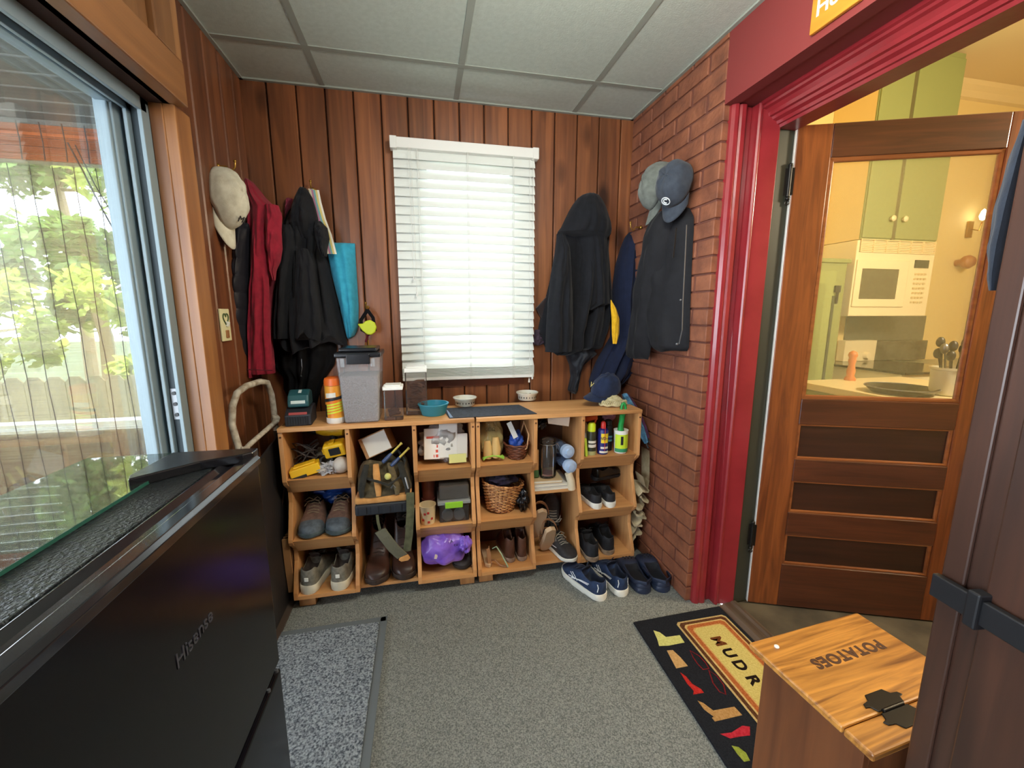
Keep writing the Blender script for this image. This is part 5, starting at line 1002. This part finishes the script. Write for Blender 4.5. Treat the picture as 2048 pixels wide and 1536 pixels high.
m = MB(); ribbon(m, [(-.215, 1.79, .372), (-.195, 1.785, .34), (-.160, 1.785, .28), (-.125, 1.79, .235)], (.045, 0, .02), .008); m.build('shoulder_pad', mat('strap_pad', (96, 94, 78), .8, bump=(60, .8, .004)), tbg, bevel=.003)
MB().prism([(-.135, .232), (-.10, .242), (-.09, .225), (-.10, .215), (-.13, .212), (-.142, .222)], 1.778, 1.788, 'y').build('strap_tip', TNC, tbg, bevel=.002)
for i, (a, b) in enumerate((((-0.194, 1.84, 0.666), (-0.112, 1.9, 0.732)), ((-0.159, 1.84, 0.647), (-0.08, 1.9, 0.706)))):
    w_ = thing('hand_tool', ['blue and yellow handled tool sticking out of the tool bag, left one', 'blue and yellow handled tool sticking out of the tool bag, right one'][i], 'tool', a)
    va, vb = Vector(a), Vector(b); m_ = va.lerp(vb, .45)
    MB().tube([va, va.lerp(m_, .5), m_], [.008, .0095, .007], 10).build('grip', mat('grip_blue', (52, 74, 120), .4), w_, smooth=50)
    MB().tube([m_, va.lerp(vb, .9), vb], [.005, .005, .007], 8).build('handle_end', mat('grip_yellow', (214, 196, 96), .5), w_, smooth=50)
tag(MB().ball((-0.172, 1.815, 0.609), .015, 12).build('yellow_ball', mat('pale_yellow', (206, 204, 120), .5), smooth=60), 'small pale yellow ball in the mouth of the tool bag', 'ball')
# top cubby 3: clear bag with packets
t = thing('packet_bag', 'clear plastic bag stuffed with printed packets, top cubby beside the unit joint', 'bag', (.08, 1.90, z1))
blob((.08, 1.93, z1+.095), (.112, .06, .095), 12, .35, 26, 3).build('film', CLB, t, smooth=60)
for q in ((.035, .055, .092, (236, 232, 226)), (.10, .05, .105, (224, 222, 216)), (.155, .04, .075, (216, 212, 204))):
    MB().cbox((q[0], 1.885+.01*q[1], z1+.008+q[2]/1), (q[1]*1.7, .012, q[2]*1.55), (radians(-8), radians(2), .05)).build('packet', mat('packet_%d' % q[3][0], q[3], .6), t, bevel=.003)
m = MB()
for i in range(5):
    for k in range(4): m.cbox((.012+i*.017, 1.8725+.0035*k, z1+.045+k*.022), (.011, .002, .013), (radians(-8), 0, 0))
m.build('red_print', mat('print_red', (206, 84, 66), .6), t)
MB().cbox((.035, 1.883, z1+.132), (.07, .003, .010), (radians(-8), 0, 0)).build('red_band', mat('print_red', (206, 84, 66)), t); MB().cbox((.14, 1.862, z1+.03), (.08, .006, .04), (radians(-8), 0, 0)).build('yellow_packet', mat('packet_yellow', (220, 218, 140), .6), t)
# middle cubby 3
t = thing('paper_cup', 'cream paper cup with red dots left of the green latched box', 'cup', (-.005, 1.875, .343))
MB().lathe([(0, 0), (.033, 0), (.034, .003), (.039, .088), (.0405, .09), (.038, .09), (.032, .006), (0, .006)], (-.006, 1.875, .343), 28).build('cup', mat('cup_cream', (224, 206, 168), .6), t, smooth=50)
for a, z in ((-.35, .40), (.05, .405), (.5, .375), (-.6, .37), (.1, .36)): MB().cbox((-.006+.0385*sin(a), 1.875-.0385*cos(a), z), (.011, .003, .011), (0, 0, a)).build('red_dot', mat('dot_red', (170, 44, 36), .6), t, bevel=.003)
tag(MB().lathe([(0, 0), (.028, 0), (.034, .08), (.0345, .085), (.030, .085), (.024, .006), (0, .006)], (.0, 1.96, .343), 24).lathe([(0, 0), (.028, 0), (.036, .095), (.0365, .1), (.032, .1), (.024, .006), (0, .006)], (.0, 1.96, .427), 24).build('mug', mat('mug_maroon', (110, 56, 44), .4), smooth=50), 'maroon stacked cups behind the dotted paper cup', 'cup')
t = thing('storage_box', 'clear plastic box with lime green latch in the middle cubby', 'container', (.125, 1.93, .343))
MB().box(.048, 1.85, .343, .188, 2.02, .432).build('box', thin('jar_clear', (150, 140, 140)), t, bevel=.006); MB().box(.040, 1.842, .432, .196, 2.03, .450).build('lid', thin('lid_clear', (190, 196, 198), .5, .15, .5), t, bevel=.005)
MB().box(.075, 1.836, .418, .158, 1.844, .448).build('latch', mat('lime_green', (140, 200, 50), .4), t, bevel=.003)
for x in (.087, .142): MB().cyl((0, 0, 0), .026, .03, 20, 0, T(x, 1.885, .372, pi/2)).build('inner_jar', mat('jar_lid_blue', (160, 176, 186), .3), t, bevel=.003)
tag(MB().box(.05, 1.86, .4515, .19, 2.03, .52).build('storage_tub', thin('smoke_tub', (96, 92, 90), .6, .2, .5), bevel=.006), 'smoky translucent tub stacked on the lime latched box', 'container')
# purple bag
t = thing('purple_bag', 'crumpled purple plastic bag filling the bottom cubby beside the unit joint', 'bag', (.065, 1.90, .09))
PUR = mat('purple_film', (112, 74, 190), .3, c2=(150, 112, 220), nz=(14, (1, 1, 1)), bump=(26, .7, .008))
blob((.062, 1.905, .195), (.122, .092, .098), 31, .2, 32, 1.8).build('film', PUR, t, smooth=60, sub=1)
blob((.165, 1.84, .225), (.030, .028, .042), 33, .35, 22, 2.4).build('knot', PUR, t, smooth=60)
MB().cbox((.035, 1.828, .185), (.034, .003, .024), (0, radians(12), 0)).build('label', mat('pale_label', (220, 200, 190), .6), t, bevel=.002)
for q in ((.10, .252, 'A'), (.12, .235, 'cu')): text('lettering', q[2], .022, frame((q[0], 1.832, q[1]), (1, 0, .1), (0, -1, .2)), mat('ink_dark', (30, 24, 60), .6), t)
# right unit, top left: bread bag, glove, netting, little basket
t = thing('bread_bag', 'clear bag marked ECO with bread rolls in the top cubby right of the unit joint', 'bag', (.295, 1.90, z1))
blob((.305, 1.92, z1+.105), (.062, .05, .105), 41, .3, 24, 2.6).build('film', thin('yellow_film', (206, 190, 130), .45, .15, .5), t, smooth=60)
for k, (x, h) in enumerate(((.283, .07), (.322, .085))): MB().tube([(x, 1.875, z1+.02), (x+.002, 1.87, z1+h*.7), (x+.001, 1.88, z1+h+.03)], [.020, .023, .015], 14).build('roll', mat('bread_tan', (206, 172, 110), .7), t, smooth=60)
text('lettering', 'ECO', .024, frame((.296, 1.866, z1+.158), (1, 0, 0), (0, -1, 0)), mat('ink_brown', (50, 44, 30), .6), t)
t = MB(); rn = random.Random(2)
for i in range(12):
    a = rn.uniform(0, 3); t.tube([(.31+.05*cos(a+q*.5), 1.862+.010*sin(q+i), z1+.014+.018*abs(sin(a+q*.55))) for q in range(9)], .0026, 5)
tag(t.build('net_bag', mat('net_green', (146, 196, 70), .6)), 'lime green netting under the bread bag', 'net')
t = thing('oval_basket', 'small brown oval basket holding a blue item, right of the bread bag', 'basket', (.435, 1.92, z1))
WK = mat('wicker_brown', (120, 66, 42), .5, c2=(84, 44, 28), nz=(50, (1, 1, 1)))
for k in range(8): MB().tube([(.432+(.042+.0028*k)*cos(a), 1.915+(.055+.003*k)*sin(a), z1+.006+k*.0095+.002*sin(9*a+k*pi)) for a in [i*pi/16 for i in range(32)]], .0052, 6, closed=True).build('rim_strand' if k == 7 else 'strand', WK, t, smooth=60)
MB().tube([(.432, 1.86, z1+.03), (.47, 1.85, z1+.06), (.484, 1.87, z1+.12), (.475, 1.93, z1+.17), (.462, 1.96, z1+.09)], .0035, 6).build('handle', mat('cane_pale', (190, 150, 110), .6), t, smooth=60)
tag(blob((.43, 1.91, z1+.075), (.035, .035, .055), 43, .4).build('pouch', mat('royal_blue', (28, 70, 160), .5), smooth=60), 'royal blue pouch inside the oval basket', 'bag')
tag(MB().cbox((.405, 1.88, z1+.145), (.024, .004, .085), (0, radians(-24), 0)).build('paper_tag', mat('paper_white', (214, 216, 214), .7)), 'slanting white paper tag above the royal blue pouch', 'paper')
# wicker basket
t = thing('wicker_basket', 'tilted woven wicker basket in the middle cubby of the right unit', 'basket', (.36, 1.93, .345))
Mw = T(.352, 1.935, .346, 0, radians(7), 0); WK2 = mat('wicker_gold', (222, 166, 104), .35, c2=(140, 84, 46), nz=(70, (1, 1, 1)), coat=.4)
m = MB()
for k in range(19):
    r0 = .058+.0019*k; z = .006+k*.0078; m.tube([Mw @ Vector(((r0+.0032*cos(13*a+k*pi))*cos(a)*1.12, (r0+.0032*cos(13*a+k*pi))*sin(a)*.95, z)) for a in [i*pi/52 for i in range(104)]], .0040, 6, closed=True)
m.build('weave', WK2, t, smooth=60)
m = MB()
for i in range(26): a = i*pi/13; m.tube([Mw @ Vector(((.058+.0335*q)*cos(a)*1.12, (.058+.0335*q)*sin(a)*.95, .152*q)) for q in (0, .5, 1)], .0026, 5)
m.build('stakes', WK, t); MB().cyl((0, 0, 0), .056, .006, 24, 0, Mw).build('bottom', WK, t)
tag(blob((.362, 1.94, .50), (.078, .06, .034), 51, .4).build('cloth_bundle', cloth('aubergine_cloth', (48, 40, 62), (34, 28, 46)), smooth=60), 'dark aubergine cloth heaped in the wicker basket', 'cloth')
tag(blob((.462, 1.90, .400), (.030, .05, .055), 52, .5).build('plastic_bag', mat('black_film', (24, 24, 28), .2), smooth=60), 'shiny black plastic bag squeezed right of the wicker basket', 'bag')
# middle bay of right unit
t = thing('swing_top_jar', 'tall empty glass jar with wire clasp in the open right bay', 'jar', (.600, 1.93, .500))
GJ = thin('jar_glass', (220, 220, 210), .03, .03, .5)
MB().lathe([(.0, .004), (.040, .002), (.044, .01), (.045, .15), (.038, .168), (.038, .178), (.036, .178), (.036, .168), (.041, .15), (.041, .012), (0, .010)], (.600, 1.93, .500), 28).build('jar', GJ, t, smooth=50)
MB().lathe([(0, .0), (.040, .0), (.042, .006), (.038, .018), (.02, .026), (0, .027)], (.600, 1.93, .680), 28).build('lid', GJ, t, smooth=50)
MB().tube([(.600+.041*cos(a), 1.93+.041*sin(a), .674) for a in [i*pi/12 for i in range(24)]], .0022, 6, closed=True).tube([(.638, 1.905, .68), (.650, 1.90, .665), (.646, 1.90, .645), (.655, 1.90, .632), (.640, 1.905, .628), (.638, 1.905, .674)], .0018, 6).build('wire_clasp', mat('wire_steel', (170, 170, 166), .25, .9), t, smooth=60)
MB().cyl((.600, 1.93, .5115), .036, .008, 24).build('contents', mat('pink_salt', (160, 104, 90), .8), t)
for i, (z, c, lb, w_) in enumerate(((.446, (226, 222, 214), 'white spined book, bottom of the stack in the open right bay', .22), (.464, (210, 204, 194), 'grey-white book, second from the bottom under the glass jar', .215), (.481, (198, 170, 128), 'tan covered notebook directly under the glass jar', .17))):
    b = thing('book', lb, 'book', (.62, 1.96, z), (0, 0, radians(-1.5*i)), 'books stacked in the open bay')
    xa = -.11+.004*i; MB().box(xa, -.085, .001, xa+w_*.88, .09, .0035).box(xa, -.085, .0138, xa+w_*.88, .09, .0163).box(xa, -.085, .001, xa+.003, .09, .0163).build('cover', mat('book_cover_%d' % i, c, .6), b, w=False)
    MB().box(xa+.003, -.082, .0036, xa+w_*.88-.004, .086, .0137).build('pages', mat('paper_pages', (224, 218, 200), .8), b, w=False)
tag(MB().cbox((.530, 1.925, .592), (.040, .012, .105)).build('kraft_box', mat('kraft', (190, 138, 84), .8), bevel=.001), 'kraft board sleeve standing between divider and glass jar', 'box')
tag(MB().cbox((.530, 1.925, .520), (.040, .02, .036)).build('green_box', mat('green_board', (62, 96, 52), .7), bevel=.001), 'small dark green box below the kraft sleeve', 'box')
def bottle(label, c, tip):
    t = thing('water_bottle', label, 'bottle', c); a = Vector(c); d = Vector(tip)-a; L = d.length; M_ = Matrix.Translation(a) @ d.to_track_quat('Z', 'Y').to_matrix().to_4x4()
    BB_ = thin('bottle_blue', (150, 180, 226), .45, .2, .5)
    MB().lathe([(0, 0), (.030, 0), (.033, .006), (.033, L*.55), (.028, L*.7), (.033, L*.8), (.033, L*.98), (.028, L), (0, L)], (0, 0, 0), 8, 0, M_).build('bottle', BB_, t, smooth=25)
    MB().lathe([(0, 0), (.034, 0), (.034, .026), (.018, .030), (.016, .042), (0, .043)], (0, 0, L*.86), 20, 0, M_).build('cap', mat('cap_pale_blue', (168, 190, 220), .4), t, smooth=40)
bottle('pale blue translucent bottle lying nose out, upper of the two in the open right bay', (.672, 2.06, .636), (.690, 1.875, .640))
bottle('pale blue translucent bottle lying nose out, lower of the two in the open right bay', (.690, 2.05, .566), (.700, 1.865, .565))
t = MB(); t.tube([(.712, 1.872, .445), (.705, 1.868, .49), (.690, 1.87, .532)], [.020, .020, .018], 16)
tag(t.build('paper_roll', mat('roll_cream', (222, 208, 180), .7), smooth=50), 'cream paper roll leaning under the lower blue bottle', 'roll')
tag(blob((.545, 1.90, .792), (.036, .04, .032), 61, .5).build('plastic_bag', mat('black_film', (24, 24, 28)), smooth=60), 'black plastic bag tucked under the shelf top in the open right bay', 'bag')
tag(MB().prism([(.575, .828), (.690, .828), (.684, .775), (.58, .795)], 1.862, 1.865, 'y').build('paper_sheet', mat('paper_cream', (216, 196, 176), .8)), 'blank cream sheet hanging under the shelf top above the glass jar', 'paper')
# spray cans cubby
def can(name, label, x, y, r, h, body, bands, capc, caph, cat='can', cr=None):
    t = thing(name, label, cat, (x, y, z1)); b = MB().lathe([(0, 0), (r, 0), (r, h), (r*.92, h+.006), (r*.5, h+.012), (0, h+.012)], (x, y, z1+.0005), 28).build('can', body, t, smooth=40)
    for za, zb, a0, a1, mt_ in bands: wrap(t, 'label_band', x, y, r+.0003, z1+za, z1+zb, a0, a1, mt_)
    cr = cr or r*.85; MB().lathe([(0, 0), (cr, 0), (cr*.95, caph*.8), (cr*.6, caph), (0, caph)], (x, y, z1+h+.006), 22).build('cap', capc, t, smooth=40); return t
t = can('spray_can', 'black spray can with neon yellow cap, leftmost in the spray can cubby', .808, 1.87, .024, .112, mat('can_dark', (50, 52, 36), .4), [(.0, .02, -1.4, 1.4, mat('can_line', (170, 172, 120), .5)), (.04, .055, -1, 1, LBW), (.062, .074, -1, .8, LBW)], mat('neon_cap', (206, 224, 40), .4), .045)
t = can('spray_can', 'blue spray can with yellow shield and red top, middle of the spray can cubby', .870, 1.87, .0265, .118, mat('can_blue', (30, 34, 110), .35), [(.060, .108, -.75, .75, mat('shield_yellow', (236, 206, 40), .5)), (.008, .018, -1, 1, LBW), (.03, .04, -.8, .8, LBW)], mat('red_cap', (190, 40, 36), .4), .042, cr=.013)
ctext('WD-40', .021, .870, 1.87, .0285, z1+.084, mat('ink_navy', (24, 28, 90), .5), t)
MB().tube([(.868, 1.842, z1+.02), (.868, 1.841, z1+.16)], .0015, 5).build('straw', mat('straw_red', (190, 40, 36)), t)
t = thing('lint_brush', 'green handled brush in a white and lime labelled sleeve, right in the spray can cubby', 'brush', (.965, 1.86, z1))
MB().lathe([(0, 0), (.030, 0), (.032, .004), (.036, .112), (.037, .118), (.030, .118), (0, .11)], (.965, 1.865, z1+.001), 28).build('sleeve', WHITEP, t, smooth=40)
wrap(t, 'label', .965, 1.865, .0352, z1+.022, z1+.100, -1.3, 1.3, mat('lime_label', (196, 224, 50), .5)); wrap(t, 'label_band', .965, 1.865, .0356, z1+.010, z1+.028, -1.3, 1.3, mat('label_green', (50, 140, 100), .5)); wrap(t, 'label_figure', .965, 1.865, .0366, z1+.048, z1+.092, -.45, -.1, LBK)
MB().tube([(.963, 1.865, z1+.10), (.960, 1.86, z1+.14), (.962, 1.850, z1+.20)], [.020, .013, .014], 12).build('handle_neck', mat('handle_green', (30, 140, 66), .35), t, smooth=60)
MB().tube([(.962+.011*cos(a), 1.845-.01*0, z1+.230+.028*sin(a)) for a in [i*pi/10 for i in range(20)]], .0075, 8, closed=True).build('handle_loop', mat('handle_green', (30, 140, 66)), t, smooth=60)
can('spray_can', 'black lettered can half hidden between the blue can and the lint brush', .918, 1.915, .023, .125, mat('can_black', (28, 28, 32), .35), [(.05, .06, -1, 1, mat('can_teal', (90, 150, 150), .5)), (.07, .08, -1, 1, mat('can_teal', (90, 150, 150)))], SLK, .03)
t = thing('spray_bottle', 'orange trigger sprayer lying behind the spray cans', 'bottle', (.83, 1.96, z1))
MB().lathe([(0, 0), (.03, 0), (.032, .11), (.014, .14), (0, .14)], (.80, 1.96, z1+.001), 20).build('body', WHITEP, t, smooth=40); MB().cbox((.825, 1.94, z1+.165), (.085, .02, .026), (0, radians(-8), 0)).cbox((.85, 1.93, z1+.145), (.01, .012, .035), (0, radians(20), 0)).build('trigger', mat('trigger_orange', (214, 84, 40), .4), t, bevel=.005)
tag(blob((.955, 1.99, z1+.165), (.035, .035, .035), 66, .4).build('cloth_bundle', cloth('dusty_pink', (140, 90, 100)), smooth=60), 'dusty pink rag behind the lint brush', 'cloth')
tag(MB().cbox((.7655, 1.855, z1+.048), (.012, .05, .092), (0, radians(-6), 0)).build('box', mat('box_lime', (180, 200, 60), .5), bevel=.001), 'thin lime green packet against the divider by the spray cans', 'packet')

# beside the right unit: umbrellas, folded bags, magazines against the brick
for i, (c, dx, lb) in enumerate((((92, 150, 190), 0, 'pale blue folded umbrella hanging at the shelf end near the brick wall'), ((88, 46, 84), .028, 'plum folded umbrella hanging at the shelf end near the brick wall'))):
    u = thing('folded_umbrella', lb, 'umbrella', (1.085+dx*.6, 1.94, .66)); a, b = Vector((1.035+dx*.9, 1.98+dx, .90-.01*i)), Vector((1.104+dx*.6, 1.86+dx*.6, .665+.02*i))
    m = MB(); R = []
    for k in range(12):
        q = k/11; p = a.lerp(b, q); rr_ = .024*sin(pi*min(1, .12+q*.8))**.6; R.append([p+Vector((rr_*(1+.3*cos(5*t+q*2))*cos(t)*.8, rr_*(1+.3*cos(5*t+q*2))*sin(t), rr_*.3*cos(t))) for t in [j*pi/16 for j in range(32)]])
    m.grid(R, True, cap=True).build('canopy', cloth('umbrella_%d' % c[0], c, tuple(int(v*.6) for v in c)), u, smooth=60)
    MB().tube([b, b+(b-a).normalized()*.03], .004, 8).build('tip', SLK, u)
    MB().tube([a.lerp(b, .45)+Vector((.024*cos(t), .024*sin(t), .004)) for t in [j*pi/8 for j in range(16)]], .004, 6, closed=True).build('tie_band', cloth('tie_plum', (70, 36, 70)), u)
tag(garment(lambda u, d, z: (u, 2.0-d, z), [(.83, 1.06, 1.11, .03), (.75, 1.056, 1.125, .05), (.66, 1.058, 1.13, .05), (.58, 1.062, 1.128, .04), (.54, 1.07, 1.12, .03)], 1.5, .4, 3, rows=24, n=32).build('black_tote', cloth('black_nylon', (24, 26, 32)), smooth=60), 'black nylon bag squeezed between shelf end and brick wall', 'bag')
PPR = mat('worn_paper', (196, 182, 150), .8, c2=(164, 146, 112), nz=(20, (1, 1, 1)))
m = MB(); ribbon(m, [(1.075, 1.86, .50), (1.088, 1.852, .445), (1.104, 1.855, .435), (1.118, 1.87, .47), (1.124, 1.89, .58), (1.126, 1.90, .62)], (.0, .08, 0), .002)
tag(m.build('folded_board', PPR), 'cream folded cardboard sheet wedged beside the middle right cubby', 'cardboard')
rn = random.Random(12)
for i in range(7):
    zc = .40-.045*i; x = 1.093+.010*sin(i*2.1); m = MB(); R = []
    tl = [.35, -.2, .1, -.35, .25, .5, .6][i]
    for a in range(9):
        q = a/8; s_ = (q-.5); R.append([(x+s_*.060*cos(tl)+.006*sin(q*9+i)+g*.002, 1.835+.012*i*.6+rn.uniform(-.002, .002)+w_*.1, zc+s_*.085*sin(tl)+.012*sin(q*5+i)+w_*.02+(g*.010)) for w_, g in ((0, 0), (.5, 0), (1, 0), (1, 1), (.5, 1), (0, 1))])
    m.grid(R, True, cap=True)
    tag(m.build('folded_bag', PPR), ['crumpled paper bag at the top of the pile beside the shelf end', 'paper bag second from the top of the pile by the brick wall', 'creased paper bag third from the top of the pile by the brick wall', 'paper bag in the very middle of the pile by the brick wall', 'flat paper bag third from the bottom of the pile by the brick wall', 'paper bag second from the bottom of the pile by the brick wall', 'lowest paper bag of the pile, above the clogs'][i], 'paper bag', 'paper bags piled beside the shelf end')

# left of the shelves: hand truck, stacked boards, folded bags
hx = thing('hand_truck', 'scuffed white steel hand truck standing between refrigerator and shelves', 'hand truck', (-.66, 1.76, 0))
HT = mat('scuffed_white', (196, 190, 176), .5, c2=(140, 126, 108), nz=(34, (1, 1, 1)), bump=(60, .3, .002))
hy = 1.72
MB().tube([(-0.666, 1.66, 0.619), (-0.682, 1.66, 0.809), (-0.706, 1.68, 0.911), (-0.705, 1.7, 0.979), (-0.693, 1.72, 1.024), (-0.675, 1.76, 1.043), (-0.66, 1.86, 1.044), (-0.655, 1.92, 1.03), (-0.649, 1.94, 0.972), (-0.649, 1.95, 0.88), (-0.648, 1.95, 0.812)], .0125, 12).build('handle_frame', HT, hx, smooth=60)
m = MB(); m.tube([(-0.675, 1.66, 0.808), (-0.66, 1.7, 0.828), (-0.636, 1.93, 0.858)], .011, 10, sq=.8); m.build('cross_bar', HT, hx, smooth=60)
for a in ((-0.662, 1.655, 0.813), (-0.64, 1.93, 0.867)): MB().cbox(a, (.03, .03, .03), (.3, .2, .6)).build('bracket', HT, hx, bevel=.006)
m = MB().tube([(-0.648, 1.95, 0.812), (-.625, 1.97, .4), (-.625, 1.99, .03)], .0125, 10).tube([(-0.666, 1.66, 0.619), (-.66, 1.60, .03)], .0125, 10).box(-.70, 1.60, 0, -.62, 2.0, .012); m.build('lower_frame', mat('rusty_dark', (74, 62, 54), .6), hx, smooth=60)
tag(MB().prism([(1.60, .02), (2.04, .02), (2.04, .80), (1.62, .74)], -.648, -.640, 'x').build('sheet_board', mat('dark_board', (34, 32, 34), .5), bevel=.001), 'dark sheet panel standing on edge behind the refrigerator', 'panel')
tag(MB().tube([(-0.66, 1.86, 0.385), (-0.635, 1.95, 0.542)], .006, 8).build('wooden_stick', mat('stick_dark', (78, 50, 34), .6)), 'thin dark wooden stick leaning beside the left shelf end', 'stick')
rn = random.Random(4)
for i in range(6):
    y0 = 1.86+.022*i; m = MB(); R = []
    for a in range(10):
        q = a/9; bow = .016*sin(pi*q)*(1 if i % 2 else .7); R.append([(-.622+w_*.014, y0-.02*q+.01-bow*.4+g*.010, .07+.27*q) for w_, g in ((-1, 0), (1, 0), (1, 1), (-1, 1))])
    tag(m.grid(R, True, cap=True).build('folded_carton', mat('carton_%d' % (i % 2), ((150, 108, 66), (120, 82, 48))[i % 2], .8)), ['flattened brown carton at the front of the sheaf by the left shelf unit', 'second carton from the front of the sheaf by the left shelf unit', 'third carton from the front of the sheaf by the left shelf unit', 'third carton from the back of the sheaf by the left shelf unit', 'second carton from the back of the sheaf by the left shelf unit', 'flattened brown carton at the very back of the sheaf by the left shelf unit'][i], 'cardboard', 'flattened cartons beside the left shelf end')
# blue cap hanging on the near door, wooden sign over the doorway
dc = garment(lambda u, d, z: (u+.0, .50+.0-d*0+d, z), [(0, 0, 0, 0), (0, 0, 0, 0)], rows=2) if False else None
hk = [(1.60, .866, .89, .012), (1.54, .858, .90, .02), (1.48, .852, .90, .024), (1.42, .849, .89, .02), (1.38, .851, .88, .012), (1.355, .856, .87, .006)]
tag(garment(lambda u, d, z: (u, .478+d, z), hk, 1.3, .25, 7, rows=30, n=36, wr=.003).build('hanging_cloth', cloth('slate_blue_cloth', (36, 43, 56), (30, 36, 48)), smooth=60), 'slate blue cloth hanging on the edge of the dark door at right', 'cloth')
sg2 = thing('wall_sign', 'small yellow wooden sign with white script on the red header over the doorway', 'sign', (1.142, 1.076, 2.129))
s0 = Vector(sg2.location); ya, yb = 1.153, 1.006; zb = 2.121
MB().box(1.136, yb, zb, 1.149, ya, zb+.16).build('board', wood('sign_wood', (214, 150, 50), (186, 118, 30), 'y', 20, .5), sg2, bevel=.003)
text('lettering', 'Home', .060, frame((1.1355, (ya+yb)/2-.015, zb+.055), (0, -1, 0), (-1, 0, 0)), mat('sign_white', (222, 220, 206), .6), sg2, sx=.95, bold=.0012)
